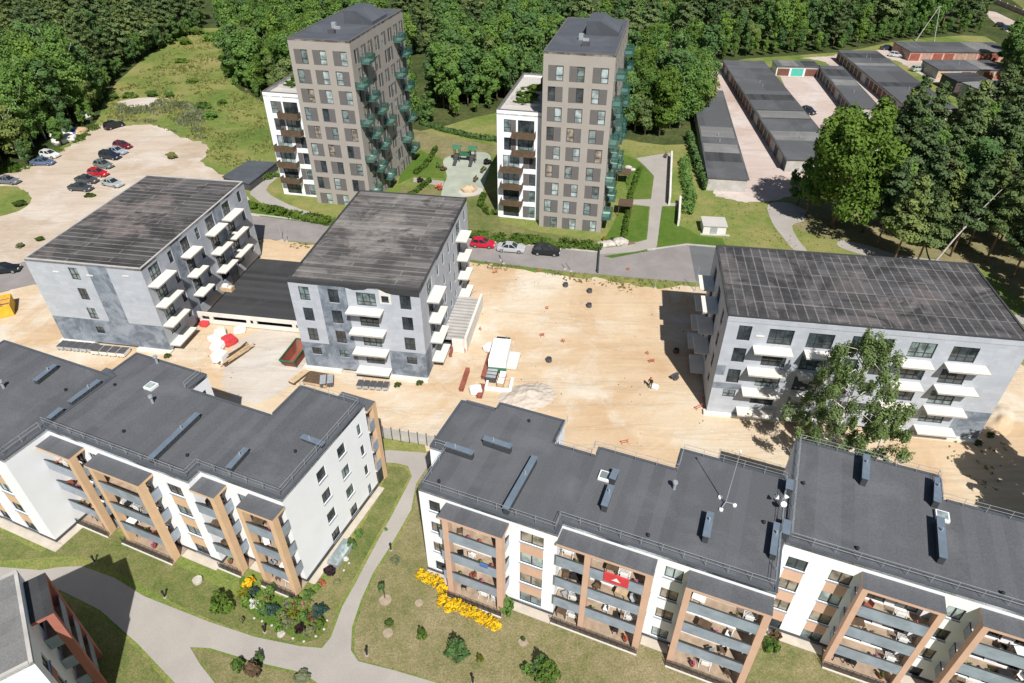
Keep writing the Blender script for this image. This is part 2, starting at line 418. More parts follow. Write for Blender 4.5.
def railing_run(mb, pts, z, h=.85, step=1.7, r=.028):
    for p, q in zip(pts[:-1], pts[1:]):
        p, q = Vector((*p, 0)), Vector((*q, 0)); L = (q-p).length; n = max(1, round(L/step))
        for k in (h, h*.55): mb.bar(p + Vector((0,0,z+k)), q + Vector((0,0,z+k)), r)
        for i in range(n+1):
            a = p.lerp(q, i/n); mb.bar(a + Vector((0,0,z)), a + Vector((0,0,z+h)), r*1.2)
def parapet(mb, outline, z, w=.24, h=.10, m=0):
    """low upstand round a roof"""
    n = len(outline)
    for i in range(n):
        p, q = Vector((*outline[i], 0)), Vector((*outline[(i+1) % n], 0)); d = (q-p).normalized(); inn = Vector((-d.y, d.x, 0))
        mb.bar(p + inn*(w/2-.03) - d*.0 + Vector((0,0,z+h/2)), q + inn*(w/2-.03) - d*w*.98 + Vector((0,0,z+h/2)), w, h, m)
def local(root, px, py, z):
    w = at(px, py, z); d = w - root.location; a = -root.rotation_euler.z
    return Vector((d.x*math.cos(a) - d.y*math.sin(a), d.x*math.sin(a) + d.y*math.cos(a), z))

# ------------------------------------------------------------------ the finished white blocks
STOREY = 2.85
def bay(root, x0, x1, yw, f0, pil, depth=1.55, canopy=True, sides=(True, True), pmat='peach', ztop=10.85, ground=True, low=None):
    """a stack of balconies: canopy, pilasters, three balconies with panelled railings and a terrace"""
    y = yw - depth
    if canopy:
        mb = MB(); mb.box(x0, x1, y-.05, yw-.003, ztop-.28, ztop, 1, 0); mb.build('canopy', [M['felt'], M[pmat]], root)
    for (a, b) in pil:
        MB().box(a, b, y-.04, y+.62, -.3, ztop-.283).build('pilaster', M[pmat], root)
    for k in (1, 2, 3):
        f = f0 + STOREY*k
        b_ = MB().box(x0+.06, x1-.06, y+.06, yw-.003, f-.22, f, 1, 0).build('balcony', [M['floorwood'], M['paleconc']], root)
        g = MB(); segs = []
        xs = [x0+.05] + [c for p in pil for c in p] + [x1-.05]
        xs = sorted(xs); spans = [(xs[i], xs[i+1]) for i in range(0, len(xs)-1)]
        for a, c in spans:
            if c - a < .25 or any(p[0] < (a+c)/2 < p[1] for p in pil): continue
            g.box(a, c, y-.02, y+.03, f-.24, f+1.05); g.box(a, c, y-.05, y+.06, f+1.053, f+1.1, 1)
        for xx, on in ((x0+.05, sides[0]), (x1-.05, sides[1])):
            if on:
                g.box(xx-.03, xx+.03, y+.63, yw-.01, f-.1, f+1.05); g.box(xx-.04, xx+.04, y+.63, yw-.01, f+1.053, f+1.1, 1)
        g.build('railing', [M['railglass'], M['darksteel']], b_)
    if ground:
        t = MB().box(x0, x1, y-.42, yw-.01, -.3, .06).build('terrace', M['floorwood'], root)
        g = MB()
        pts = [(x0+.03, y-.38), (x1-.03, y-.38)]
        railing_run(g, pts, .06, .8, .55, .03); g.box(x0, x1, y-.5, y-.423, -.3, .09, 1); g.box(x0+.05, x1-.05, y-.40, y-.37, .1, .72, 2)
        g.build('terrace_railing', [M['darksteel'], M['paleconc'], M['lattice']], t)
    return y
def roof_kit(root, h, ducts=(), skylights=(), drains=(), vents=()):
    for (a, b, hh) in ducts:
        p, q = local(root, *a, h+.5), local(root, *b, h+.5)
        d = (q-p); L = d.length; rz = math.atan2(d.y, d.x)
        mb = MB(); hh *= 1.0; mb.box(0, L, -.22, .22, -.497, hh-.5)
        n = max(2, int(L/.45))
        for i in range(n): mb.box(L*(i+.2)/n, L*(i+.8)/n, -.25, .25, hh-.72, hh-.56, 1)
        mb.box(-.06, L+.06, -.29, .29, hh-.497, hh-.45, 2)
        mb.build('ventilation_duct', [M['darksteel'], M['plinth'], M['ductblue']], root, (p.x, p.y, h+.5), rz)
        if L > 2.2:
            MB().tube([(0,0,0), (0,0,.3)], [.07,.07], 8).build('flue', M['steel'], root, (*(p.lerp(q, .35)).xy, h+hh+.06))
    for s in skylights:
        p = local(root, *s, h+.3)
        o = MB().box(-.5, .5, -.5, .5, -.297, -.02).build('skylight', M['whiteplastic'], root, (p.x, p.y, h+.3))
        MB().box(-.38, .38, -.38, .38, -.017, .02).build('pane', M['glasscurtain'], o)
    for s in drains:
        p = local(root, *s, h)
        MB().tube([(0,0,.005), (0,0,.22), (0,0,.26)], [.14,.14,.05], 8).build('roof_outlet', M['blackplastic'], root, (p.x, p.y, h))
    for s in vents:
        p = local(root, *s, h)
        MB().tube([(0,0,.005), (0,0,.75), (0,0,.78), (0,0,.95)], [.13,.13,.24,.2], 10).build('roof_vent', M['steel'], root, (p.x, p.y, h))
def shell(root, outline, h, fronts, mats, z0=-.4, plinth=True, roofm='felt', panes=('glass','glass','glasscurtain','glasswarm'), sill=True, capm='cap', fm='frame', seed=3):
    """walls round an outline; fronts maps an edge index to (openings, panels)"""
    mb = MB(); holes = []
    n = len(outline)
    for i in range(n):
        ops, pan = fronts.get(i, ((), ()))
        facade(mb, outline[i], outline[(i+1) % n], z0, h, ops, pan, holes=holes)
    mb.build('wall', [M[x] for x in mats], root)
    if plinth:
        pb = MB()
        for i in range(n):
            p, q = Vector((*outline[i], 0)), Vector((*outline[(i+1) % n], 0)); d = (q-p).normalized(); o_ = Vector((d.y, -d.x, 0))*.02
            pb.bar(p+o_-d*.01+Vector((0,0,-.02)), q+o_+Vector((0,0,-.02)), .07, .75)
        pb.build('plinth', M['plinth'], root)
    r = MB(); r.prism(outline, h-.3, h); r.build('roof', M[roofm], root)
    c = MB(); parapet(c, outline, h); c.build('parapet', M[capm], root)
    add_windows(root, holes, panes, fm, sill, random.Random(seed))
def rows(f0, u0, u1, style='two', lo=.8, hi=2.2, ks=(0,1,2,3)):
    return [(u0, u1, f0+STOREY*k+lo, f0+STOREY*k+hi, style) for k in ks]
def between(f0, u0, u1, mi, ks=(0,1,2)):
    return [(u0, u1, f0+STOREY*k+2.2, f0+STOREY*(k+1)+.8, mi) for k in ks]
def doors(f0, *spans, off=0):
    return [(a-off, b-off, f0+STOREY*k+.12, f0+STOREY*k+2.3, 'door') for a, b in spans for k in (0,1,2,3)]

# ------------------------------------------------------------------ the unfinished grey blocks
def rough_slab(root, x0, x1, y0, y1, z):
    MB().box(x0, x1, y0, y1, z-.2, z, 1, 0).build('balcony', [M['slab'], M['concrete']], root)

# ------------------------------------------------------------------ foliage
def crown_mesh(name, lobes, n, size, mats, seed, squash=1.0, drop=0.0, flat=0.0, inner=.62):
    """leaf clumps spread through overlapping lobes (x, y, z, rx, rz)"""
    rnd = random.Random(seed); v = []; f = []; tint = []
    wts = [l[3]*l[3] for l in lobes]; tot = sum(wts)
    for l, w in zip(lobes, wts):
        x, y, z, rx, rz = l; cnt = int(n*w/tot); lt = rnd.uniform(-.16, .16)
        sub = [Vector((rnd.gauss(0,1), rnd.gauss(0,1), rnd.gauss(0,1))).normalized() for _ in range(max(3, int(cnt/38)))]
        for i in range(cnt):
            s0 = rnd.choice(sub)
            d = (s0 + Vector((rnd.gauss(0,.33), rnd.gauss(0,.33), rnd.gauss(0,.33)))).normalized()
            rad = inner + (1.06-inner)*rnd.random()**.6
            rad *= 1 + .22*noise.noise(d*2.3 + Vector((seed*1.7, x, z)))
            p = Vector((x + d.x*rx*rad, y + d.y*rx*rad, z + d.z*rz*rad))
            p.z -= drop*rnd.random()
            nrm = (d*1.5 + Vector((rnd.gauss(0,.5), rnd.gauss(0,.5), rnd.gauss(0,.5)+.4)))
            if flat: nrm = nrm.lerp(Vector((0,0,1)), flat)
            nrm.normalize()
            a = nrm.cross(Vector((rnd.gauss(0,1), rnd.gauss(0,1), rnd.gauss(0,1)))).normalized(); b = nrm.cross(a)
            s = size*rnd.uniform(.55, 1.35); k = len(v)
            bend = nrm*s*.25
            v += [tuple(p - a*s - b*s*.3 - bend), tuple(p - b*s*.75), tuple(p + a*s*.95 + b*s*.15 - bend), tuple(p + b*s*.8)]
            f.append((k, k+1, k+2, k+3))
            tint.append(min(1, max(0, .5 + lt + rnd.gauss(0, .13) + .2*noise.noise(p*.9))))
    me = bpy.data.meshes.new(name); me.from_pydata(v, [], f)
    mats = mats if isinstance(mats, list) else [mats]
    for m in mats: me.materials.append(m)
    if len(mats) > 1:
        me.polygons.foreach_set('material_index', [0 if rnd.random() < .45 else rnd.randrange(len(mats)) for _ in f])
    at_ = me.attributes.new('tint', 'FLOAT', 'FACE'); at_.data.foreach_set('value', tint)
    me.update(); return me
def trunk_mesh(name, mat, h, r, lean=.4, branches=5, seed=0, up=.45):
    rnd = random.Random(seed); mb = MB()
    pts = [Vector((0,0,-.3))]
    for i in range(1, 7): pts.append(Vector((lean*math.sin(i*.9+seed)*i/6, lean*math.cos(i*1.3+seed)*i/6, h*i/6)))
    mb.tube(pts, [r*(1-.13*i) for i in range(7)], 7)
    for b in range(branches):
        t = rnd.uniform(.42, .92); i = min(5, int(t*6)); p = pts[i].lerp(pts[i+1], t*6-i); an = rnd.uniform(0, 6.28); L = h*rnd.uniform(.16, .3)*(1.3-t*.6)
        q = p + Vector((math.cos(an)*L*.6, math.sin(an)*L*.6, L*up*.7)); q2 = q + Vector((math.cos(an)*L*.5, math.sin(an)*L*.5, L*up))
        mb.tube([p, q, q2], [r*.38*(1.15-t), r*.24*(1.15-t), r*.07], 5)
    return mb.mesh(name, mat, True)
TREE = {}
def proto(key, crown, trunk): TREE.setdefault(key, []).append((crown, trunk))
def lobes_round(rnd, h, w, base, n):
    L = [(0, 0, base+(h-base)*.5, w*.55, (h-base)*.42)]; n = int(n*1.9)
    for i in range(n):
        t = rnd.random(); z = base + (h-base)*(.12+.75*t); rr = w*(.25+.85*math.sin(math.pi*min(1, .15+.8*t)))*rnd.uniform(.35, .82)
        a = i*2.4 + rnd.random()*.8; s = w*rnd.uniform(.18, .40)
        L.append((math.cos(a)*rr, math.sin(a)*rr, z, s, s*rnd.uniform(.75, 1.05)))
    return L
for i in range(5):
    rnd = random.Random(50+i); h = [15, 17, 13.5, 18, 16][i]; w = [3.5, 3.9, 3.4, 4.1, 3.2][i]
    proto('broad', crown_mesh('broadleaf_crown', lobes_round(rnd, h, w, 2.2, 11), 5600, .31, M[['leaf','leafdark','leaf','leafdark','leaf'][i]], 60+i), trunk_mesh('broadleaf_trunk', M['bark'], h*.82, .24, .5, 6, i))
for i in range(3):
    rnd = random.Random(80+i); h = [14, 16.5, 12][i]; w = [2.5, 2.7, 2.3][i]
    L = [(rnd.uniform(-.5,.5)*w, rnd.uniform(-.5,.5)*w, 2.2+(h-2.6)*(k+.5)/7, w*(.62+.45*math.sin(math.pi*(k+.6)/7.6)), (h-2)/8.5) for k in range(7)]
    proto('aspen', crown_mesh('aspen_crown', L + lobes_round(rnd, h, w, 2, 5), 4800, .27, M[['leafbright','leaf','leafbirch'][i]], 90+i, drop=.3), trunk_mesh('aspen_trunk', M['birchbark'], h*.85, .17, .4, 5, 7+i, .8))
for i in range(4):
    rnd = random.Random(120+i); h = [19, 17, 20, 16][i]; L = []; b = h*.36
    for k in range(19):
        t = (k+.4)/19; z = b + (h-b)*t; a = k*2.4; rr = (1-t)**.8*2.7*rnd.uniform(.6, 1.1)
        L.append((math.cos(a)*rr, math.sin(a)*rr, z, 1.0+1.3*(1-t), .62+.3*(1-t)))
    L.append((0, 0, h-.6, .8, 1.1))
    proto('pine', crown_mesh('pine_crown', L, 6800, .27, M[['needle','needlewarm','needle','needle'][i]], 130+i, flat=.3, inner=.3), trunk_mesh('pine_trunk', M['pinebark'], h*.93, .23, .5, 3, 20+i, .15))
for i in range(3):
    rnd = random.Random(160+i); h = [14, 16, 12.5][i]; L = []
    for k in range(16):
        t = (k+.3)/16; z = 1.3 + (h-1.3)*t; rr = (1-t)*1.9
        for j in range(3):
            a = k*1.1 + j*2.1; L.append((math.cos(a)*rr*.75, math.sin(a)*rr*.75, z, .45+.75*(1-t), .38))
    proto('spruce', crown_mesh('spruce_crown', L, 4000, .26, M['needle'], 170+i, flat=.25, drop=.3, inner=.3), trunk_mesh('spruce_trunk', M['bark'], h*.97, .2, .1, 0, 30+i))
TREENAME = {'broad': ('broadleaf_tree', 'tree'), 'aspen': ('aspen_tree', 'tree'), 'pine': ('pine_tree', 'tree'), 'spruce': ('spruce_tree', 'tree')}
trnd = random.Random(5)
def tree(kind, x, y, label, group=None, s=None, v=None, rz=None, z=0):
    nm, cat = TREENAME[kind]
    c, t = TREE[kind][v] if v is not None else trnd.choice(TREE[kind])
    o = empty(nm, (x, y, z), trnd.uniform(0, 6.28) if rz is None else rz, label, cat, group)
    s = s or trnd.uniform(.82, 1.12); o.scale = (s*trnd.uniform(.92, 1.08), s*trnd.uniform(.92, 1.08), s)
    place('crown', c, o); place('trunk', t, o); return o
SHR = {}
def shrub_mesh(key, mat, seed, n=520, flat=False, size=.13):
    k = (key, seed)
    if k not in SHR:
        rnd = random.Random(seed); L = [(0, 0, .42, .42, .42)]
        for i in range(6):
            a = i*1.05+rnd.random(); L.append((math.cos(a)*.34, math.sin(a)*.34, rnd.uniform(.2, .6), rnd.uniform(.2,.34), rnd.uniform(.18,.3)))
        SHR[k] = crown_mesh('shrub_'+key, L, n, size, [M[x] for x in (mat if isinstance(mat, (list, tuple)) else [mat])], seed)
    return SHR[k]
def shrub(name, px, py, r, h, mats, label, cat='shrub', group=None, seed=1, n=520, size=.13, z=0, stem=False, loc=None):
    p = Vector(loc) if loc else at(px, py, z)
    key = mats if isinstance(mats, str) else '_'.join(mats)
    me = shrub_mesh(key + str(n), mats, seed, n, size=size)
    root = empty(name, p, seed*1.3, label, cat, group)
    place('foliage', me, root, (0, 0, h*.28 if stem else 0), 0, (r, r, h))
    MB().tube([(0,0,-.1), (.02,0,h*.35), (.05,.03,h*.7)], [.05,.035,.015], 6).build('stem', M['bark'], root)
    return root
def conifer(name, px, py, r, h, mat, label, seed=1, cat='conifer', group=None):
    rnd = random.Random(seed); L = []
    for k in range(9):
        t = k/9; rr = r*(1-t)
        for j in range(4):
            a = j*1.57 + k*.7; L.append((math.cos(a)*rr*.6, math.sin(a)*rr*.6, h*(.1+.88*t), rr*.42+.06, h*.06))
    root = empty(name, at(px, py), 0, label, cat, group)
    place('foliage', crown_mesh('conifer_foliage', L, 900, .11, M[mat], seed, inner=.3), root)
    MB().tube([(0,0,-.1), (0,0,h*.9)], [.06,.02], 6).build('stem', M['bark'], root)
    return root

# ------------------------------------------------------------------ ground sheets
def sheet(name, pts, z, mat, kind='structure', label=None, cat=None, px=True, sm=0, jit=0, seed=1, thick=None):
    P = [at(*p).xy if px else Vector(p) for p in pts]
    if sm:
        Q = []; n = len(P)
        for i in range(n):
            p0, p1, p2, p3 = P[i-1], P[i], P[(i+1)%n], P[(i+2)%n]
            for k in range(sm):
                t = k/sm
                Q.append(.5*((2*p1) + (p2-p0)*t + (2*p0-5*p1+4*p2-p3)*t*t + (3*p1-p0-3*p2+p3)*t**3))
        P = Q
    if jit:
        rnd = random.Random(seed); Q = []; n = len(P)
        for i in range(n):
            a, b = P[i], P[(i+1)%n]; L = (b-a).length; m = max(1, min(60, int(L/max(.6, jit*1.3))))
            for k in range(m):
                q = a.lerp(b, k/m); Q.append(q + Vector((noise.noise(Vector((q.x*.7, q.y*.7, seed)))*jit*1.6, noise.noise(Vector((q.x*.7, q.y*.7, seed+9.)))*jit*1.6)))
        P = Q
    tri = tessellate_polygon([[Vector((p.x, p.y, 0)) for p in P]])
    mb = MB(); mb.v = [(p.x, p.y, z) for p in P]
    for t in tri:
        a, b, c = [Vector((P[i].x, P[i].y, 0)) for i in t]
        mb.f.append(tuple(t) if (b-a).cross(c-a).z > 0 else tuple(t[::-1])); mb.m.append(0)
    if thick:
        n = len(P); area = sum(P[i].x*P[(i+1)%n].y - P[(i+1)%n].x*P[i].y for i in range(n))
        b0 = len(mb.v); mb.v += [(p.x, p.y, z-thick) for p in P]
        for i in range(n):
            j = (i+1)%n; q = (b0+i, b0+j, j, i); mb.f.append(q if area > 0 else q[::-1]); mb.m.append(0)
    o = mb.build(name, mat)
    return tag(o, label, cat, None, kind)
# ================================================================== the ground
gm = MB(); gm.face([(-1500,-200,-.05), (1500,-200,-.05), (1500,2200,-.05), (-1500,2200,-.05)])
tag(gm.build('ground', M['meadow']), kind='structure')
sheet('forest_floor', [(-260,250),(-20,196),(28,168),(62,146),(96,122),(108,92),(142,60),(165,46),(205,28),(236,36),(232,78),(252,96),(330,130),(415,132),(500,112),(560,120),(640,142),(700,134),(708,66),(840,52),(905,40),(985,36),(1010,60),(1080,66),(1180,20),(1180,-24),(-150,-24)], -.046, M['woodfloor'], sm=3)
sheet('grove_floor', [(790,222),(840,240),(900,256),(985,268),(1024,300),(1180,330),(1180,130),(1000,110),(900,160),(820,180)], -.042, M['drylawn'], sm=3)
sheet('lot_ground', [(95,125),(120,127),(150,124),(178,135),(208,146),(203,160),(216,171),(236,186),(262,226),(200,262),(100,290),(0,262),(-130,262),(-130,172),(0,174),(18,169),(66,148)], -.038, M['dirt'], sm=4, jit=.9)
sheet('sand_ground', [(-140,330),(-60,306),(0,292),(30,284),(90,275),(200,250),(262,239),(315,246),(390,255),(472,263),(540,272),(604,279),(660,288),(704,286),(760,300),(900,300),(985,332),(1030,372),(1200,440),(1250,560),(1040,560),(960,540),(860,520),(720,500),(560,470),(432,446),(386,437),(330,470),(120,440),(-60,420),(-200,400)], -.030, M['sand'], sm=4, jit=.8)
sheet('meadow_patch', [(-30,190),(0,186),(20,188),(31,198),(24,208),(0,216),(-40,222)], -.026, M['meadow'], sm=4, jit=.5)
sheet('rubble_ground', [(118,101),(140,98),(168,97),(170,103),(150,108),(122,106)], -.028, M['gravel'], sm=3, jit=1.2)
sheet('gravel_heap_ground', [(228,352),(262,330),(296,333),(310,356),(300,372),(270,398),(228,398)], -.026, M['gravel'], sm=4, jit=.8)
sheet('garage_yard', [(698,92),(706,66),(730,66),(770,120),(805,176),(778,200),(716,196),(712,150)], -.022, M['yard'], sm=2, jit=.5)
sheet('garage_lane', [(780,76),(818,74),(850,110),(880,150),(840,170),(815,150)], -.022, M['yard'])
sheet('garage_track', [(800,58),(832,56),(848,52),(872,80),(900,120),(880,125),(850,90),(826,62)], -.020, M['yard'], sm=2, jit=.4)
sheet('garage_road', [(872,52),(900,46),(912,55),(960,64),(1005,90),(985,104),(930,80),(900,62)], -.018, M['yard'], sm=2, jit=.4)
sheet('distant_road', [(985,14),(996,12),(1040,34),(1100,60),(1090,72),(1020,40)], -.018, M['yard'], sm=2)
sheet('sports_field', [(1004,-6),(1100,-10),(1140,40),(1060,36)], -.016, M['lawn'])
# roads and pavements
sheet('road', [(-160,312),(-60,284),(0,268),(60,252),(160,232),(240,214),(331,225),(472,240.5),(580,251),(640,250.5),(687,245),(702,246),(700,283),(650,279),(607,275),(577,273),(472,260),(313,243),(246,237),(160,254),(70,276),(0,292),(-60,308),(-150,336)], -.012, M['road'])
sheet('road_new_surface', [(689,245.4),(720,248),(748,256),(745,286),(696,281)], -.008, M['roaddark'])
kb = [[(244,213),(331,224),(472,239.5),(598,252)], [(647,250),(687,244.4),(722,247.4)]]
for i, k in enumerate(kb):
    mb = MB(); P = [at(*p) for p in k]
    for a, b in zip(P[:-1], P[1:]): mb.bar(a + Vector((0,0,.03)), b + Vector((0,0,.03)), .3, .16)
    tag(mb.build('kerb', M['concrete']), kind='structure')
sheet('footpath', [(636,158),(671,152.5),(672,165),(667,203),(678,203),(676.5,206),(662,206),(657,245),(655,250.5),(646.5,249),(634,252),(600,254),(598,246),(620,246.5),(647,239.5),(650,206.5),(631,204),(630,199.5),(651,199),(654,176),(645,166)], -.008, M['path'])
sheet('footpath', [(250,192),(262,180),(276,172),(281,175),(266,190),(290,205),(313,213),(322,219),(300,217),(270,208),(255,198)], -.008, M['path'], sm=3)
sheet('footpath', [(414,177.5),(444,181),(443,186),(413,182)], -.004, M['path'])
sheet('footpath', [(768,204),(790,203),(808,213),(803,221),(792,226),(800,242),(807,251),(795,251),(782,236),(772,222)], -.010, M['path'], sm=3)
sheet('footpath', [(842,240),(870,246),(900,255),(950,262),(940,269),(895,262),(860,254),(838,246)], -.010, M['path'], sm=3)
sheet('footpath', [(1004,318),(1024,314),(1060,318),(1060,328),(1024,324),(1008,325)], -.010, M['path'], sm=3)
sheet('footpath', [(-60,590),(-10,566),(40,570),(60,567),(82,566),(115,578),(144,596),(210,622),(256,637),(300,646),(322,648),(331,637),(342,607),(356,582),(376,544),(393,513),(405,490),(412,476),(408,466),(396,463),(378,462),(372,452),(390,450),(428,453),(434,456),(416,484),(411,510),(391,545),(373.5,572),(361,600),(352,627),(351,650),(358,661),(393.5,670),(438,683),(480,696),(470,720),(330,705),(318,683),(301,672),(256,662),(210,648),(190,647),(200,664),(222,692),(235,720),(190,720),(175,683),(139,645),(100,610),(60,590),(20,596),(-40,620)], -.008, M['path'])
sheet('playground_surface', [(443,161),(452.7,155),(473.8,151.6),(488,153.4),(491,160),(489,170),(486,178),(484,186),(482.6,190),(470,196),(458,198),(442,199),(443,186),(447,176)], -.006, M['playground'], sm=3)
sheet('playground_surface', [(459,190),(470,186.5),(481,188),(483,192),(474,196),(462,196)], -.002, M['paving'], sm=2)
# lawns
sheet('lawn', [(60,556),(100,562),(150,590),(212,620),(258,634),(318,646),(328,636),(338,606),(353,580),(373,543),(390,512),(402,489),(409,477),(405,468),(392,466),(386,470),(377,500),(340,560),(306,600),(240,596),(180,566),(140,548),(90,520),(40,552),(-40,510),(-60,560)], -.034, M['lawn'], sm=2)
sheet('lawn', [(118,632),(142,655),(172,690),(150,720),(60,720),(40,640),(70,600),(95,612)], -.034, M['lawn'])
sheet('lawn', [(192,649),(212,651),(256,665),(300,675),(316,686),(325,720),(235,720),(222,690)], -.034, M['drylawn'])
sheet('lawn', [(428,460),(418,484),(413,512),(394,545),(376,573),(364,600),(355,628),(354,650),(360,660),(395,668.5),(440,681.5),(482,695),(520,720),(900,760),(880,690),(800,640),(700,600),(600,560),(470,500)], -.034, M['drylawn'])
sheet('lawn', [(621,153),(635,158.5),(645,167),(653,175.6),(650,199),(629,199),(624,176)], -.014, M['lawngreen'])
sheet('lawn', [(630,205),(649,206.5),(646,239),(620,244),(602,243),(612,226),(622,205)], -.014, M['lawngreen'])
sheet('lawn', [(662,207),(676,206),(678,224),(700,236),(722,238),(726,246),(687,243),(657,248)], -.014, M['lawngreen'])
sheet('lawn', [(603,256),(646,250),(650,251),(640,252.5),(612,258)], -.006, M['lawngreen'])
sheet('lawn', [(246,200),(256,204),(300,219),(326,222),(332,226),(250,214)], -.014, M['lawngreen'])
sheet('lawn', [(258,186),(280,180),(300,194),(318,206),(350,206),(350,225),(331,224),(312,212),(290,203),(268,190)], -.020, M['meadow'])
sheet('lawn', [(402,165),(420,150),(444,160),(444,178),(414,176),(398,184)], -.014, M['lawngreen'])
sheet('lawn', [(400,187),(441,187),(441,200),(458,199),(480,196),(500,190),(500,222),(540,232),(598,240),(596,252),(580,250),(472,240),(466,216),(400,208)], -.020, M['lawn'])
sheet('lawn', [(410,128),(440,136),(500,146),(500,156),(470,150),(440,158),(418,146)], -.024, M['drylawn'])
sheet('planting_bed', [(600,244),(612,239.5),(624,240),(636,243.5),(618,246.3),(600,248)], -.004, M['soil'], sm=2)

# ================================================================== the white blocks
W4 = ['white', 'peach']
PAN = ('glass', 'glass', 'glassblind', 'glasscurtain', 'glasswarm')
fo = -.35
p = at(418.2, 488.4, 11.45)
B1 = empty('apartment_building', (p.x, p.y, 0), R(-22.2), 'white four storey block with peach pilasters and yellow flowers along its foot', 'apartment block')
out = [(0,0),(12.5,0),(12.5,1.2),(29,1.2),(29,13),(19.7,13),(19.7,10.4),(12.8,10.4),(12.8,9.3),(8.9,9.3),(8.9,12.5),(2.2,12.5),(2.2,11.4),(-1.4,11.4),(-1.4,4.7),(0,4.7)]
shell(B1, out, 11.45, {
    0: (rows(fo,.88,1.95)+rows(fo,9.3,11.35)+doors(fo,(3.9,5.2),(5.9,7.3)), between(fo,9.3,11.35,1)),
    2: (rows(fo,8.5,9.9)+doors(fo,(.7,1.8),(3.6,4.9),(5.6,7.0),(11.2,12.8),(13.6,15.2)), ()),
    15: (rows(fo,1.6,2.6,'one'), ()), 5: (rows(fo,.9,1.8,'one'), ()), 9: (rows(fo,.9,1.9,'one'), ())}, W4, panes=PAN)
bay(B1, 2.6, 8.35, 0, fo, [(2.95,3.5),(7.8,8.35)])
bay(B1, 12.53, 20.3, 1.2, fo, [(14.9,15.4),(19.75,20.3)], sides=(False, True))
bay(B1, 22.75, 28.95, 1.2, fo, [(22.75,23.25),(28.4,28.95)])
MB().box(-1.35, 2.15, 11.41, 12.4, 10.5, 10.75, 1, 0).build('canopy', [M['felt'], M['peach']], B1)
rm = MB(); railing_run(rm, [(-.9,4.9),(.3,4.9),(.3,.3),(12.2,.3),(12.2,1.5),(28.7,1.5),(28.7,12.7),(20,12.7),(20,10.1),(12.5,10.1),(12.5,9.0),(9.2,9.0),(9.2,12.2)], 11.57); rm.build('roof_railing', M['steel'], B1)
roof_kit(B1, 11.45, [((484,440),(511,449),.8), ((446,446),(473,455),.75), ((534.8,459),(505.5,511),.8), ((616,472),(612,481),.8), ((611,488),(604,508),.8), ((710,515),(705.5,539),.8), ((777,525),(773,556),.7)],
    [(605,475)], [(439,482),(529,421.5),(648,536),(763.7,523)], [(674,489)])

p = at(785.5, 542, 11.5)
B2 = empty('apartment_building', (p.x, p.y, 0), R(-22.2), 'white block stepped back at the end of the terrace, long roof with three dark ducts', 'apartment block')
out = [(0,0),(27,0),(27,9.4),(11.8,9.4),(11.8,12.1),(0,12.1)]
f2 = -.75
shell(B2, out, 11.5, {0: (rows(f2,.6,2.1)+rows(f2,3.8,5.4)+rows(f2,11.9,13.1)+doors(f2,(6.6,8.1),(8.8,10.4),(14.5,16),(16.8,18.3),(23,24.6)), between(f2,.6,2.1,1)+between(f2,3.8,5.4,1)),
                      3: (rows(f2,.8,1.8,'one'), ())}, W4, z0=-.6, panes=PAN)
bay(B2, 5.75, 11.35, 0, f2, [(5.75,6.2),(10.9,11.35)], ztop=10.85)
bay(B2, 13.65, 19.4, 0, f2, [(13.65,14.1),(18.95,19.4)], ztop=10.85)
rm = MB(); railing_run(rm, [(.3,11.8),(.3,.3),(26.7,.3)], 11.62); railing_run(rm, [(.3,11.8),(11.5,11.8),(11.5,9.1),(26.7,9.1)], 11.62); rm.build('roof_railing', M['steel'], B2)
roof_kit(B2, 11.5, [((865.4,458),(864,482),.9), ((937,481),(936,504),.8), ((939,520),(942,560),.8), ((789,483),(788,492),.9), ((786.5,523),(785,536),.8)], [(943,515)], [(857,549),(1002,594),(803,484)])

p = at(43.5, 427.5, 11.6)
A = empty('apartment_building', (p.x, p.y, 0), R(-22.3), 'white four storey block with tan pilasters above the round flower garden', 'apartment block')
fa = -.55
out = [(0,0),(17.2,0),(17.2,1.4),(25.9,1.4),(25.9,14),(18.5,14),(18.5,9.4),(8.6,9.4),(8.6,11.8),(-.9,11.8),(-.9,8.2),(0,8.2)]
shell(A, out, 11.6, {
    0: (rows(fa,14.2,15.9)+doors(fa,(.9,2.0),(2.6,3.9),(7.8,9.3),(10.2,11.8),(4.9,5.9)), between(fa,14.2,15.9,1)),
    2: (doors(fa,(.5,1.7),(5.9,7.4)) + rows(fa,3.6,4.5,'one'), ()),
    3: (rows(fa,4.4,5.65)+rows(fa,7.6,8.8)+rows(fa,10.9,11.5,'one'), ()),
    7: (rows(fa,.8,1.7,'one'), ())}, ['white','tan'], panes=('glass','glass','glassblind'))
bay(A, .46, 4.7, 0, fa, [(4.2,4.7)], pmat='tan', ztop=10.8, sides=(False, True))
bay(A, 6.5, 12.95, 0, fa, [(6.9,7.4),(12.45,12.95)], pmat='tan', ztop=10.8)
bay(A, 17.23, 19.9, 1.4, fa, [(19.35,19.9)], pmat='tan', ztop=10.8, sides=(False, True))
bay(A, 22.25, 26.0, 1.4, fa, [(22.25,22.75),(25.5,26.0)], pmat='tan', ztop=10.8)
MB().box(22.2, 26.1, 14.005, 15.6, 10.5, 10.78, 1, 0).build('canopy', [M['felt'], M['tan']], A)
MB().box(25.55, 26.1, 15.0, 15.6, -.3, 10.497).build('pilaster', M['tan'], A)
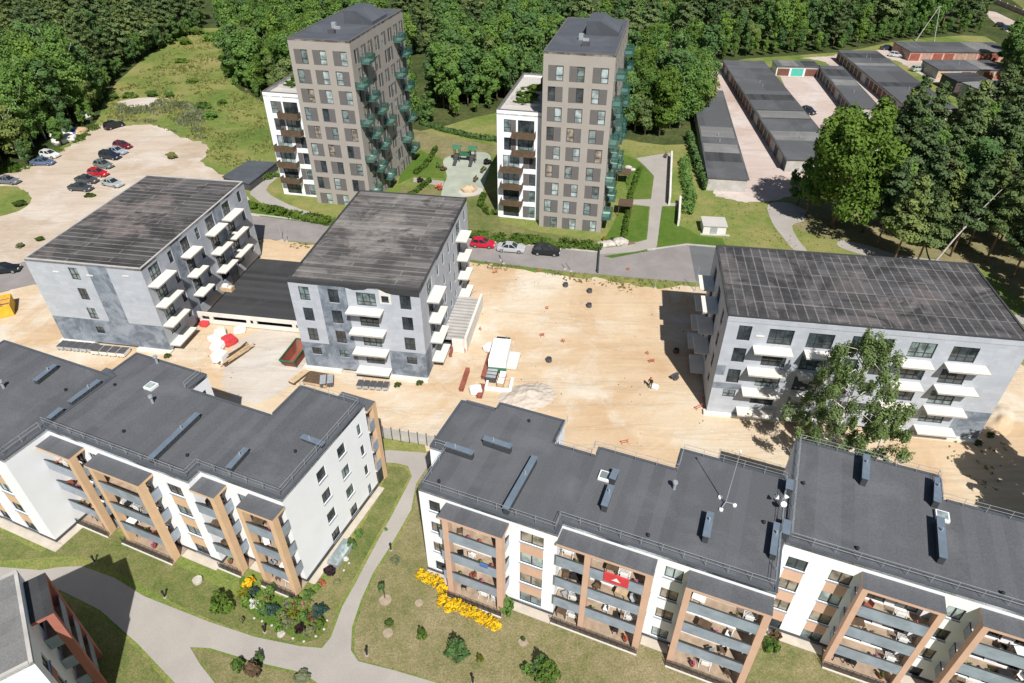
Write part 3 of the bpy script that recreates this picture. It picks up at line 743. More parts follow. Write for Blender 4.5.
for k in (1,2,3):
    f = fa + STOREY*k
    b_ = MB().box(22.3, 26.05, 14.005, 15.5, f-.22, f, 1, 0).build('balcony', [M['floorwood'], M['paleconc']], A)
    MB().box(26.03, 26.09, 14.05, 14.95, f-.2, f+1.05).box(22.3, 25.5, 15.5, 15.55, f-.2, f+1.05).build('railing', M['railglass'], b_)
MB().box(25.95, 26.05, 14.05, 14.95, .2, 2.2).build('balcony_door', M['frame'], A)
rm = MB(); railing_run(rm, [(-.3,.3),(16.9,.3),(16.9,1.7),(25.6,1.7),(25.6,13.7),(18.8,13.7)], 11.72); railing_run(rm, [(8.3,9.2),(8.3,11.5)], 11.72); rm.build('roof_railing', M['steel'], A)
roof_kit(A, 11.6, [((197.5,414),(150,459),.55), ((246,449),(229,468),.55), ((302,435),(323,443),.35)], [(150.5,385)], [(115,385.5),(124,432),(187.5,456),(295.5,452)], [(153,403),(157.5,363)])
A2 = empty('apartment_building', (p.x, p.y, 0), R(-22.3), 'white block cut by the frame edge, blank side wall facing tan balconies', 'apartment block')
out = [(-16,-4.3),(.42,-4.3),(.42,-.02),(-.03,-.02),(-.03,8.0),(-16,8.0)]
shell(A2, out, 11.6, {0: (rows(fa,12.6,14.2)+rows(fa,9.0,10.4), between(fa,12.6,14.2,1)+between(fa,9,10.4,1))}, ['white','tan'])
MB().box(-3.4, .3, 8.02, 9.6, 10.3, 10.5).build('canopy', M['felt'], A2)
rm = MB(); railing_run(rm, [(-15,-4),(.1,-4),(.1,-.3)], 11.72); rm.build('roof_railing', M['steel'], A2)
roof_kit(A2, 11.6, [((55,365),(35,380.5),.5), ((98.7,380.5),(69.5,401.7),.5), ((61,408.5),(48.8,418),.5)], [], [(66,390.5)], [(4,388)])

for rt, bx in ((B1, ((0,2.55,-.9,0),(8.4,12.48,-.9,0),(20.35,22.7,.3,1.2))), (B2, ((0,5.7,-.9,0),(11.4,13.6,-.9,0))), (A, ((12.98,17.2,-.9,0),(19.95,22.2,.5,1.4),(26.05,26.75,1.4,13.9))), (A2, ((-16,1.3,-5.2,-4.3),(.43,1.3,-4.297,-1.6)))):
    for a_, b__, c_, d_ in bx: MB().box(a_, b__, c_, d_-.03, -.3, .03).build('apron', M['palesand'], rt)
# the corner block at the bottom of the picture
C_ = empty('apartment_building', (-36.4, 29.2, 0), R(-53.5), 'block with worn grey roof and red balcony tower, cut by the frame corner', 'apartment block')
fc = -.4
out = [(-6,-.0),(8.3,0),(8.3,-14),(-6,-14)][::-1]
out = [(-.2,-14),(8.3,-14),(8.3,0),(-.2,0)]
shell(C_, out, 12.3, {1: (rows(fc,3,4.4)+rows(fc,9,10.5), ()), 2: (rows(fc,1.0,2.2)+doors(fc,(5.2,6.6)), between(fc,1.0,2.2,1))}, ['white','red'], roofm='feltgrey', capm='concrete')
cw = MB()
MB().box(.4, 4.5, .01, 1.45, 11.2, 11.5, 1, 0).build('canopy', [M['felttar'], M['red']], C_)
MB().box(.4, .9, .9, 1.45, -.3, 11.197).build('pilaster', M['red'], C_)
MB().box(4.0, 4.5, .9, 1.45, -.3, 11.197).build('pilaster', M['red'], C_)
for k in (1,2,3):
    f = fc + STOREY*k
    b_ = MB().box(.45, 4.45, .01, 1.4, f-.22, f, 1, 0).build('balcony', [M['floorwood'], M['paleconc']], C_)
    MB().box(.92, 3.98, 1.38, 1.43, f-.22, f+1.05).box(4.4, 4.46, .05, .88, f-.2, f+1.05).box(.44, .5, .05, .88, f-.2, f+1.05).build('railing', M['railglass'], b_)

# ================================================================== the grey unfinished blocks
US = 3.05; TOPS = 12.6
def urows(u0, u1, top, style, h=1.95, n=4, low=1.15):
    o = []
    for k in range(n):
        t = top - US*k; o.append((u0, u1, t-(low if k == 3 else h), t, style))
    return o
UP = ('glass','glass','glassblind')
def dark_low(L, z=4.2): return (0, L, -1, z, 1)
def grey_shell(root, w, d, h, fronts, roofm, seed):
    shell(root, [(0,0),(w,0),(w,d),(0,d)], h, fronts, ['block','blockdark','paleconc'], z0=.35, plinth=False, roofm=roofm, panes=UP, sill=False, capm='concrete' if roofm == 'tarD' else 'felttar', seed=seed)
    mb = MB(); mb.box(.25, w-.25, .25, d-.25, -.3, .45); mb.box(-.35, w*.3, -.5, .3, -.3, .32, 1); mb.box(w*.7, w+.1, -.6, .3, -.3, .30, 1)
    mb.build('plinth', [M['plinth'], M['paleconc']], root)
D = empty('unfinished_building', (-61.7, 74.0, 0), R(-9.3), 'unfinished grey block with dark vertical stripe, beside the gravel car park', 'building under construction')
sideD = []
for a, b in ((1.2,3.3),(8.4,10.2),(14.8,16.9),(19.5,21.5)): sideD += urows(a, b, 12.3, 'unfin3', 1.95)
for a, b in ((5.4,6.3),(12.0,12.9),(24,25)): sideD += urows(a, b, 12.2, 'unfin', 1.7, 4, 1.1)
grey_shell(D, 16.1, 26.5, 12.9, {0: (urows(5.8,7.05,12.2,'unfin',1.8), [(8.5,11.3,4.2,13,1), dark_low(16.1)]), 1: (sideD, [(6.4,8.2,0,13,1),(17,19.2,0,13,1)])}, 'tarD', 5)
for (a, b), ks in (((.1,4.3),(0,1,2,3)), ((7.6,10.8),(0,1,2)), ((13.9,17.8),(0,1,2)), ((18.6,22.7),(0,1,2))):
    for k in ks: rough_slab(D, 16.103, 17.6, a, b, 10.35-US*k)
for x, z in ((3.4,11.3),(8.1,11.2),(13.2,11.6)): MB().box(x, x+.9, -.06, -.003, z, z+.18).build('bracket', M['paleconc'], D)
E_ = empty('unfinished_building', (-26.8, 68.2, 0), R(-9.3), 'unfinished grey block in the middle with four white slabs up its front', 'building under construction')
sideE = []
for a, b in ((2.9,5.0),(18.3,20.5)): sideE += urows(a, b, 12.6, 'unfin3', 2.0)
for a, b in ((7.6,8.4),(10.4,11.2),(13.4,14.2),(16,16.8),(23,24)): sideE += urows(a, b, 12.4, 'unfin', 1.6, 4, 1.1)
grey_shell(E_, 16.3, 25.4, 13.4, {
    0: (urows(1.2,2.5,12.6,'unfin')+urows(4.85,6.2,12.6,'unfin')+urows(8.4,10.8,12.5,'unfin3',1.85,4,1.6)+urows(13.75,15.1,12.6,'unfin')+[(11.5,12.4,11.35,12.3,'one')], [(3.75,7.2,4.2,14,1),(11.3,12.7,11.2,13.5,2),(0,7.3,-1,4.2,1),(11.6,16.3,-1,4.2,1)]),
    1: (sideE, [dark_low(2.4)])}, 'tarE', 6)
for k in range(4):
    MB().box(7.3, 11.65, -1.5, -.003, 10.15-US*k, 10.38-US*k, 1, 0).build('balcony', [M['slab'], M['concrete']], E_)
    rough_slab(E_, 16.303, 17.85, 2.3, 6.1, 10.5-US*k)
    rough_slab(E_, 16.303, 17.85, 17.7, 21.1, 10.5-US*k)
# flashing torn up along the roof edges
def flash(root, pts, name='roof_flashing'):
    mb = MB(); n = len(pts)
    for (x0, a), (x1, b) in zip(pts[:-1], pts[1:]):
        z = root['h']
        mb.face([(x0,-.04,z-a),(x1,-.04,z-b),(x1,-.04,z+.14),(x0,-.04,z+.14)]); mb.face([(x0,-.04,z+.14),(x1,-.04,z+.14),(x1,.5,z+.145),(x0,.5,z+.145)])
        mb.face([(x0,.0,z-a),(x0,.0,z+.13),(x1,.0,z+.13),(x1,.0,z-b)])
    mb.build(name, M['felttar'], root)
E_['h'] = 13.4
flash(E_, [(0,.3),(3,.35),(7,.3),(8.2,.6),(9.5,.45),(10,.2),(11.2,.1),(12.2,.6),(13,.75),(16.25,.8)])
del E_['h']
F_ = empty('unfinished_building', (23.4, 59.5, 0), R(-8.8), 'unfinished grey block behind the birch, wide dark roof with pale seams', 'building under construction')
frF = urows(1.35,2.75,13.1,'unfin',2.0)+urows(4.6,7.2,13.0,'unfin3',2.05,4,1.7)+urows(8.7,11.4,12.9,'unfin3',2.0,4,1.7)+urows(13.2,14.6,13.0,'unfin')+urows(16,17.4,13.0,'unfin')+urows(19.1,21.7,12.9,'unfin3',2.0,4,1.7)+urows(23.3,25.9,12.8,'unfin3',2.0,4,1.7)
grey_shell(F_, 30.4, 15.8, 14.2, {0: (frF, [(26.9,30.4,-1,4.2,1),(0,1.0,6,7.4,1),(0,3.2,4.0,4.9,1)]), 3: (urows(2.5,4.5,12.9,'unfin3')+urows(7.2,9.2,12.9,'unfin3')+urows(12.2,13.2,12.9,'unfin'), ())}, 'tarF', 7)
for k in range(4):
    z = 10.6-US*k
    for a, b in ((3.25,7.35),(8.7,12.1),(18.4,21.7),(23.1,27.25)): rough_slab(F_, a, b, -1.5, -.003, z)
    for a, b in ((1.5,5.0),(6.4,10.0)): rough_slab(F_, -1.7, -.003, 15.8-b, 15.8-a, z)
MB().box(-.03, 30.43, -.05, .0, 13.55, 14.16).build('roof_flashing', M['block'], F_)
for x in (3.3,5.5): MB().box(x, x+.9, -.06, -.003, 12.0-(x-3)*.6, 12.2-(x-3)*.6).build('bracket', M['paleconc'], F_)
# low parking hall between the two blocks
H_ = empty('parking_hall', (-61.7, 74.0, 0), R(-9.3), 'low flat parking hall with slotted white front between two grey blocks', 'garage')
MB().box(17.7, 34.9, 7.05, 22.6, 1.5, 1.75).build('roof', M['felttar'], H_)
mb = MB()
mb.box(16.3, 35.0, 6.85, 7.045, 1.35, 1.95); mb.box(16.3, 35.0, 6.85, 7.045, .1, .7)
for x in (16.3, 18.0, 23.6, 24.6, 30.4, 31.2, 34.6): mb.box(x, x+.55, 6.853, 7.042, .703, 1.347)
mb.box(33.6, 33.9, 14, 24.5, 1.75, 2.3); mb.box(34.6, 34.9, 14, 24.5, 1.75, 2.1)
mb.box(17.7, 34.9, 22.4, 22.6, 0, 1.497)
mb.build('wall', M['paleconc'], H_)
MB().box(17.75, 34.8, 7.3, 22.3, -.2, .02).build('floor', M['plinth'], H_)
RP = empty('garage_ramp', (-26.8, 68.2, 0), R(-9.3), 'slatted ramp roof with white side wall along the middle grey block', 'ramp')
mb = MB(); mb.box(19.6, 19.95, 6.6, 17.6, -.2, 2.2); mb.box(18.0, 19.595, 6.3, 6.595, -.2, 2.0); mb.build('wall', M['paleconc'], RP)
mb = MB()
for i in range(14): mb.box(16.35, 19.595, 6.8+i*.76, 7.25+i*.76, 1.55+.002*(i%2), 1.75+.002*(i%2))
mb.build('slat', M['concrete'], RP)
MB().box(16.35, 19.59, 6.7, 17.6, .1, .3).build('floor', M['plinth'], RP)

# ================================================================== the two towers
TS = 3.18
def tower(x, y, rot, label, h, right, w=10.9, d=25):
    t = empty('apartment_tower', (x, y, 0), R(rot), label, 'tower block')
    ops = []; pan = []
    for k in range(9):
        top = 27.5 - TS*k
        for c, (a, b) in enumerate(((.8,3.2),(4.1,6.5),(7.7,10.15))):
            pan.append((a, b, top-2.35, top, 1))
            rgt = right(k, c); u = (b-1.2, b-.05) if rgt else (a+.05, a+1.2)
            ops.append((u[0], u[1], top-2.3, top-.05, 'tower'))
    so = []; sp = []
    for k in range(9):
        top = 27.5 - TS*k; off = (k % 2)*.9
        for a in (1.3, 4.3, 7.3, 10.4, 13.6, 16.8, 19.8, 22.8):
            a2 = a + (off if int(a) % 2 else -off*.4); sp.append((a2-.05, a2+1.9, top-2.35, top, 1)); so.append((a2, a2+.95, top-2.3, top-.05, 'tower'))
    bo = [(a, a+1.1, 27.45-TS*k-2.2, 27.45-TS*k, 'tower') for k in range(9) for a in (2, 7)]
    shell(t, [(0,0),(w,0),(w,d),(0,d)], h, {0: (ops, pan), 1: (so, sp), 2: (bo, ())}, ['taupe','taupedark'], z0=-.5, plinth=False, roofm='felt2', panes=('glasscurtain','glasscurtain','glassblind','glass','glasswarm'), sill=False, capm='taupedark', seed=int(x))
    # balconies of green glass on the right side
    for by, bz in ((4.8,25.2),(1.4,22),(5.1,18.9),(8.3,15.7),(11.7,12.5),(1.5,15.7),(4.6,12.5),(7.9,9.3),(1.4,9.3),(4.8,6.1),(8.7,2.9),(1.3,2.9),(20.5,25.1),(23.2,21.9),(19.8,18.8),(23.1,15.6),(20,12.5),(23.2,9.3),(20,6.1),(23.1,2.9)):
        b_ = MB().box(w+.003, w+1.55, by-1.45, by+1.45, bz-.45, bz-.25).build('balcony', M['greenslab'], t)
        g = MB(); z0, z1 = bz-.4, bz+.8
        g.box(w+1.55, w+1.59, by-1.45, by+1.45, z0, z1); g.box(w+.02, w+1.547, by-1.49, by-1.45, z0, z1); g.box(w+.02, w+1.547, by+1.45, by+1.49, z0, z1)
        g.build('railing', M['greenglass'], b_)
    # plant room with a sloping top
    mb = MB(); X0, X1, Y0, Y1 = 4.9, 10.2, 12, 19
    a = [(X0,Y0,h+.01),(X1,Y0,h+.01),(X1,Y1,h+.01),(X0,Y1,h+.01)]; b = [(X0,Y0,h+2.1),(X0+2.3,Y0,h+2.1),(X0+2.3,Y1,h+2.1),(X0,Y1,h+2.1)]
    c = [(X1,Y0,h+.5),(X1,Y1,h+.5)]
    mb.face([a[0],a[1],c[0],b[1],b[0]]); mb.face([a[1],a[2],c[1],c[0]]); mb.face([a[2],a[3],b[3],b[2],c[1]]); mb.face([a[3],a[0],b[0],b[3]])
    mb.face([b[0],b[1],b[2],b[3]]); mb.face([b[1],c[0],c[1],b[2]])
    mb.build('plant_room', M['felt2'], t)
    MB().box(4.2, 4.9, 8.2, 8.9, h, h+.9).box(4.9, 5.9, 7.7, 8.3, h, h+.35).build('roof_vent', M['steel'], t)
    MB().box(5.2, 6.4, 4.4, 5.1, h, h+.6).build('ventilation_duct', M['plinth'], t)
    # white wing
    H = 19.4; x0 = -8.0
    o2 = []; pn = []
    for k in range(6):
        top = 17.9 - TS*k + .1*k
        if k < 2: o2 += [(1.2,2.4,top-2.2,top,'tower'), (3.6,6.4,top-2.2,top,'door3')]; pn.append((2.4,3.3,top-2.2,top,1))
        else: o2 += [(1.0,3.9,top-2.2,top,'door3'), (5.6,6.8,top-2.2,top,'tower')]; pn.append((4.6,5.6,top-2.2,top,1))
    wg = MB(); holes = []
    ol = [(x0,2.1),(-.01,2.1),(-.01,24),(x0,24)]
    lft = [(a, a+1.3, 17.9-TS*k+.1*k-2.2, 17.9-TS*k+.1*k, 'tower') for k in range(6) for a in (2,6,10,14,18)]
    for i in range(4): facade(wg, ol[i], ol[(i+1)%4], -.5, H, {0: o2, 3: lft}.get(i, ()), {0: pn}.get(i, ()), holes=holes)
    wing = wg.build('wing', [M['white'], M['taupedark']], t)
    add_windows(t, holes, ('glassblind','glasscurtain','glass'), 'frame', False, random.Random(3))
    MB().prism(ol, H-.8, H-.6).build('terrace', M['paving'], t)
    c = MB(); parapet(c, ol, H, .3, .08); c.build('parapet', M['taupedark'], t)
    for k in range(5):
        z = 15.3 - TS*k + .1*k; a, b = ((-5.2,-1.3) if k < 2 else (-7.3,-3.4))
        b_ = MB().box(a, b, .85, 2.097, z-.15, z).build('balcony', M['paleconc'], t)
        g = MB(); g.box(a, b, .80, .845, z-.1, z+1.0); g.box(a, a+.045, .85, 2.09, z-.1, z+1.0); g.box(b-.045, b, .85, 2.09, z-.1, z+1.0)
        g.build('railing', M['wood'], b_)
        place('flower_box', shrub_mesh('shrub_brown', ['shrub','brown'], 4, 240), b_, ((a+b)/2, .98, z+.75), 0, ((b-a)*.62, .35, .5))
    for i, yy in enumerate((6.5, 9.5, 13.5)):
        q = MB().box(x0+.8, -1.2, yy, yy+.9, H-.6, H-.1).build('planter', M['concrete'], t)
        place('foliage', shrub_mesh('hedge_roof', 'hedge', 21+i, 420), q, (x0+3.9, yy+.45, H-.2), 0, (3.6, 1.1, 1.5))
    MB().box(-3.2, -1.2, 16, 20, H-.6, H+1.4).build('plant_room', M['felt2'], t)
    return t
tower(-36.9, 117.7, -12.2, 'taupe tower on the clearing side, diagonal green glass balconies fully in view', 29.1, lambda k, c: (k % 2 == 0) or (k == 1 and c == 1), 10.9, 25.2)
tower(4.8, 108.0, -12.6, 'taupe tower beside the footpath, green balconies seen edge on', 29.4, lambda k, c: (k % 2 == 0) or (k == 1 and c == 1), 11.0, 24.3)

# ================================================================== garages
def garage_row(label, P, w, n, h=2.6, gates=None, roofm='feltgarage', wallm='concrete', order=False, end=None):
    """P: two corners of the gate side on the ground; the row reaches w metres to its left"""
    a, b = Vector(P[0]), Vector(P[1]); d = b-a; L = d.length
    t = empty('garage_row', (a.x, a.y, 0), math.atan2(d.y, d.x), label, 'garages')
    ops = []
    mb = MB(); rnd = random.Random(int(L*7+a.x)); step = L/n
    for i in range(n): ops.append((i*step+.25, (i+1)*step-.25, .02, 2.1, 'x'))
    facade(mb, (0,0), (L,0), -.2, h, ops, rev=.12); facade(mb, (L,0), (L,w), -.2, h); facade(mb, (L,w), (0,w), -.2, h); facade(mb, (0,w), (0,0), -.2, h)
    mb.build('wall', M[end or wallm], t)
    r = MB(); r.box(-.25, L+.25, -.3, w+.2, h, h+.18); rf = r.build('roof', M[roofm], t)
    for i in range(n):
        g = M[gates[i % len(gates)] if order else rnd.choice(gates)]
        MB().box(i*step+.26, (i+1)*step-.26, .06, .115, .02, 2.09).build('gate', g, t)
        if rnd.random() < .25: MB().tube([(i*step+1.5, w*.5, h+.18), (i*step+1.55, w*.5, h+.9)], [.09,.09], 6).build('flue', M['steel'], t)
    for k in range(max(2, int(L/11))):
        u = rnd.uniform(.03,.85)*L; MB().box(u, min(L, u+rnd.uniform(3,7)), .1, w-.1, h+.183, h+.195+.004*k).build('roof_patch', M[rnd.choice(['felttar','feltgrey','felt'])], t)
    return t
GT = ['gatebrown','wood','wood','plinth','felt','plinth','gatebrown','concrete']
M['gatebrown'] = paint('brown_gate_paint', (.15,.065,.045), .7, .2, 1)
M['brick'] = paint('worn_brick', (.34,.22,.18), .9, .2, 1.2)
M['pinkwall'] = paint('pink_render', (.48,.30,.25), .9, .2, 1.0)
garage_row('low garage row beside the hedge with striped roof patches', ((45.4,122),(54.4,178)), 7.4, 16, gates=GT)
garage_row('long double garage row in the middle with brown gates facing the pink yard', ((62.2,207.5),(56.4,132.2)), 11.5, 22, gates=GT)
garage_row('short cross garage with a teal gate closing the yard end', ((76.3,201.6),(88,200.6)), 6, 3, gates=['gatebrown','teal','gatebrown'], wallm='whiteplastic', order=True)
garage_row('narrow garage row with dark gates facing the enclosed yard', ((88.4,202),(83.2,165)), 6.2, 11, gates=GT)
garage_row('wide garage row beyond the lane with pale roof stripes', ((100.5,219),(96.4,165)), 11.5, 17, gates=GT)
garage_row('far garage row with red and orange gates', ((122.3,217.8),(153.2,217.0)), 12, 9, gates=['rust','red','red','brick','pinkwall','rust'], wallm='pinkwall')
garage_row('shorter garage row with red gates in front of the far one', ((121.0,198.2),(140,197.6)), 10, 6, gates=['red','rust','palewood','concrete'], wallm='concrete')
def shed(label, px, w, d, h, rot, mat='concrete', roofm='feltgarage'):
    q = at(*px); t = empty('shed', (q.x, q.y, 0), R(rot), label, 'shed')
    mb = MB(); facade(mb, (0,0), (w,0), -.2, h, [(.6,1.6,0,2,'x'),(w-2,w-1,1,1.8,'x')]); facade(mb, (w,0),(w,d),-.2,h); facade(mb,(w,d),(0,d),-.2,h); facade(mb,(0,d),(0,0),-.2,h,[(d*.4,d*.4+1,1,1.8,'x')])
    mb.build('wall', M[mat], t); MB().box(-.3,w+.3,-.3,d+.3,h,h+.22).build('roof', M[roofm], t)
    MB().box(.62,1.58,.1,.14,0,1.98).build('door', M['wood'], t); MB().box(w-1.98,w-1.02,.1,.14,1.02,1.78).build('window', M['glass'], t)
    return t
shed('dark shed with sagging roof in front of the red gates', (953,93), 9, 7, 3, 4, 'plinth', 'felttar')
shed('grey shed half hidden by the pines beside the garages', (982,108), 12, 9, 3.6, 10, 'concrete', 'feltgrey')
q = at(702.5,233.5)
sub = empty('substation', (q.x, q.y, 0), R(-6), 'small white substation cabin on the grass beside the road end', 'cabin')
MB().box(0,3.9,0,3.4,-.1,1.45).build('wall', M['paleconc'], sub); MB().box(-.15,4.05,-.15,3.55,1.453,1.6).build('roof', M['paving'], sub)
MB().box(1.2,2.4,-.04,-.003,.1,1.35).build('door', M['steel'], sub); MB().box(-.4,4.6,-.5,-.003,-.1,.03).build('slab', M['concrete'], sub)
# retaining walls
for nm, pa, pb, hh, lab in (('retaining_wall', (669,205),(671,158),1.6,'long concrete retaining wall along the footpath below the bank'), ('retaining_wall', (678,226),(679.5,203),1.5,'short concrete retaining wall beside the green lawn')):
    a, b = at(*pa), at(*pb); mb = MB(); mb.bar(a+Vector((0,0,hh/2)), b+Vector((0,0,hh/2)), .35, hh); tag(mb.build(nm, M['paleconc']), lab, 'wall')

# sunken garage entrance with a dark roof beside the white wing
q = [at(*p, 1.6) for p in ((222,176.5),(249,183.5),(277,162),(248,160.5))]; cx = sum((v_ for v_ in q), Vector())/4
ent = empty('garage_entrance', (cx.x, cx.y, 0), 0, 'long dark sloping roof of the garage entrance beside the white wing', 'garage entrance')
ol = [(v_.x-cx.x, v_.y-cx.y) for v_ in q]
m_ = MB(); m_.prism(ol, 1.4, 1.6); m_.build('roof', M['felt2'], ent)
m_ = MB(); m_.prism([(a*.97, b*.97) for a, b in ol], -.1, 1.397); m_.build('wall', M['plinth'], ent)
# ================================================================== cars
def car_parts(kind):
    """body, glass house, wheels and lamps of one car, nose towards +x"""
    L, Wd, H, hood, belt = {'sedan': (4.6,1.8,1.45,.95,.92), 'hatch': (4.1,1.75,1.5,.95,.95), 'suv': (4.5,1.85,1.68,1.05,1.05), 'estate': (4.7,1.8,1.5,.95,.93)}[kind]
    x0, x1 = -L/2, L/2
    prof = {'sedan': [(x0,.62),(x0+.05,.9),(x0+.75,belt+.03),(x0+.9,belt+.03),(x1-1.25,belt),(x1-.25,hood-.17),(x1,.62)],
            'hatch': [(x0,.62),(x0+.04,.95),(x0+.15,belt+.05),(x0+.3,belt+.05),(x1-1.1,belt),(x1-.2,hood-.18),(x1,.6)],
            'suv': [(x0,.66),(x0+.03,1.0),(x0+.12,belt+.04),(x0+.3,belt+.04),(x1-1.2,belt),(x1-.2,hood-.14),(x1,.68)],
            'estate': [(x0,.62),(x0+.03,.95),(x0+.12,belt+.03),(x0+.3,belt+.03),(x1-1.25,belt),(x1-.25,hood-.17),(x1,.62)]}[kind]
    cab = {'sedan': (x0+.75, x0+1.45, x1-2.05, x1-1.25), 'hatch': (x0+.12, x0+.55, x1-1.95, x1-1.1), 'suv': (x0+.1, x0+.45, x1-2.0, x1-1.2), 'estate': (x0+.1, x0+.55, x1-2.05, x1-1.25)}[kind]
    mb = MB(); ys = [(-Wd/2, .10), (-Wd/2+.0, 0), (Wd/2, 0), (Wd/2, .10)]
    def ring(x, z):
        t = min(1, max(0, (abs(x)-L/2+.5)/.5)); hw = Wd/2 - .16*t*t
        return [(x,-hw+.02,.24),(x,-hw,.5),(x,-hw+.03,z-.06),(x,-hw+.14,z),(x,hw-.14,z),(x,hw-.03,z-.06),(x,hw,.5),(x,hw-.02,.24)]
    rg = [ring(x, z) for x, z in prof]
    b = len(mb.v)
    for r_ in rg: mb.v += r_
    for i in range(len(rg)-1):
        for k in range(8): mb.f.append((b+i*8+k, b+(i+1)*8+k, b+(i+1)*8+(k+1)%8, b+i*8+(k+1)%8)); mb.m.append(0)
    mb.f.append(tuple(b+k for k in range(8))); mb.m.append(0); mb.f.append(tuple(b+(len(rg)-1)*8+k for k in reversed(range(8)))); mb.m.append(0)
    # roof and pillars
    a0, a1, a2, a3 = cab; hb, ht = Wd/2-.10, Wd/2-.28
    z0 = belt-.01
    mb.box(a1-.02, a2+.02, -ht, ht, H-.05, H)
    for sx, (xb, xt) in enumerate(((a0+.05,a1),(a3-.05,a2))):
        for s in (-1, 1): mb.bar((xb, s*hb, z0), (xt, s*ht, H-.03), .08)
    for s in (-1, 1): mb.bar(((a0+a3)/2, s*hb, z0), ((a1+a2)/2, s*ht, H-.03), .09)
    body = mb.mesh('car_body', M['whiteplastic'])
    g = MB(); k = .015
    A0 = [(a0,-hb,z0),(a0,hb,z0),(a1,ht,H-.052),(a1,-ht,H-.052)]; A1 = [(a3,-hb,z0),(a3,hb,z0),(a2,ht,H-.052),(a2,-ht,H-.052)]
    gl = {}
    for nm, q in (('rear_window', A0[::-1]), ('windscreen', A1)):
        m_ = MB(); m_.face(q); gl[nm] = m_.mesh(nm, M['carglass'])
    m_ = MB()
    for s in (-1, 1):
        q = [(a0,s*hb,z0),(a3,s*hb,z0),(a2,s*ht,H-.052),(a1,s*ht,H-.052)]; m_.face(q if s < 0 else q[::-1])
    gl['side_window'] = m_.mesh('side_window', M['carglass'])
    return body, gl, L, Wd, hood
w_ = MB(); w_.tube([(0,-.1,0),(0,.1,0)], [.32,.32], 14); TYRE = w_.mesh('tyre', M['tyre'])
w_ = MB(); w_.tube([(0,-.108,0),(0,.108,0)], [.2,.2], 10); RIM = w_.mesh('rim', M['rim'])
w_ = MB(); w_.box(-.04,.04,-.2,.2,-.07,.07); HL = w_.mesh('headlight', M['lamp'])
w_ = MB(); w_.box(-.04,.04,-.16,.16,-.09,.09); TL = w_.mesh('tail_light', M['redlamp'])
CP = {k: car_parts(k) for k in ('sedan','hatch','suv','estate')}
def car(kind, px, py, heading, colour, label, group):
    body, gl, L, Wd, hood = CP[kind]; q = at(px, py, .5)
    t = empty('parked_car', (q.x, q.y, 0.0), R(heading), label, 'car', group)
    b = place('body', body, t); b.material_slots[0].link = 'OBJECT'; b.material_slots[0].material = carpaint('car_paint', colour)
    for nm, m_ in gl.items(): place(nm, m_, t)
    for x in (-L/2+.85, L/2-.85):
        for s in (-1, 1):
            wh = place('wheel', TYRE, t, (x, s*(Wd/2-.08), .32)); place('rim', RIM, wh)
    for s in (-1, 1):
        place('headlight', HL, t, (L/2-.02, s*(Wd/2-.36), .66)); place('tail_light', TL, t, (-L/2+.02, s*(Wd/2-.32), .8))
GP, GR, GG = 'cars parked on the gravel lot', 'cars parked along the road', 'cars parked by the garages'
car('suv', 114, 125.5, 55, (.012,.013,.015), 'black car parked alone at the far end of the gravel lot', GP)
car('hatch', 122.5, 145.5, -16, (.16,.012,.022), 'dark maroon car farthest back in the parked row', GP)
car('sedan', 116.5, 151, -16, (.38,.42,.48), 'silver car with blue tint between the maroon and navy cars', GP)
car('suv', 110, 156, -14, (.012,.02,.04), 'dark navy car in the middle of the parked row', GP)
car('hatch', 103.5, 164.8, -18, (.13,.16,.16), 'grey green hatchback next to the bright red car', GP)
car('hatch', 98, 173, -14, (.5,.012,.025), 'bright red car squeezed between grey cars on the gravel', GP)
car('sedan', 86.8, 179.5, -12, (.06,.07,.075), 'dark grey car beside the red car, second from the row end', GP)
car('sedan', 80.5, 187.5, -8, (.05,.06,.065), 'charcoal car nearest the camera in the gravel row', GP)
car('sedan', 112, 183, -22, (.40,.43,.43), 'silver saloon by the grass patch at the gravel row end', GP)
car('hatch', 49.7, 154.5, -14, (.75,.76,.77), 'white hatchback on the lot edge by the dump of wrapped material', GP)
car('sedan', 42.7, 162, 0, (.10,.15,.26), 'blue car beside the white hatchback at the lot edge', GP)
car('sedan', 8, 180.5, -10, (.16,.17,.2), 'grey saloon entering the lot at the left frame edge', GP)
car('sedan', 4, 269, 12, (.012,.015,.02), 'black car on the pale road left of the grey block', GP)
car('hatch', 483, 243.5, -9, (.55,.01,.04), 'bright red hatchback at the kerb by the hedge', GR)
car('sedan', 511, 248, -9, (.46,.48,.5), 'silver saloon between the red and the black car on the road', GR)
car('suv', 546.5, 251, -9, (.012,.014,.016), 'black car nearest the taupe tower on the road', GR)
car('hatch', 808.5, 111, -62, (.02,.025,.04), 'dark car at the wall inside the pink garage yard', GG)
car('sedan', 888, 48, -5, (.04,.05,.07), 'dark car behind the wide garage row corner', GG)
car('hatch', 896, 55, -30, (.6,.62,.64), 'white car beside the gable of the far garages', GG)
car('hatch', 917.6, 69, 15, (.40,.52,.42), 'pale green car in front of the shorter garage row', GG)
car('hatch', 975.6, 108.5, -20, (.03,.05,.12), 'dark blue car between the two sheds', GG)
for i, (x, y, c, l) in enumerate(((1001,25.5,(.02,.025,.03),'black car first on the distant road'), (1008.5,28.5,(.03,.05,.09),'dark blue car in the middle of three on the distant road'), (1018,32.5,(.62,.64,.66),'white car last of three on the distant road'))):
    car('hatch', x, y, -35, c, l, 'cars on the distant road')

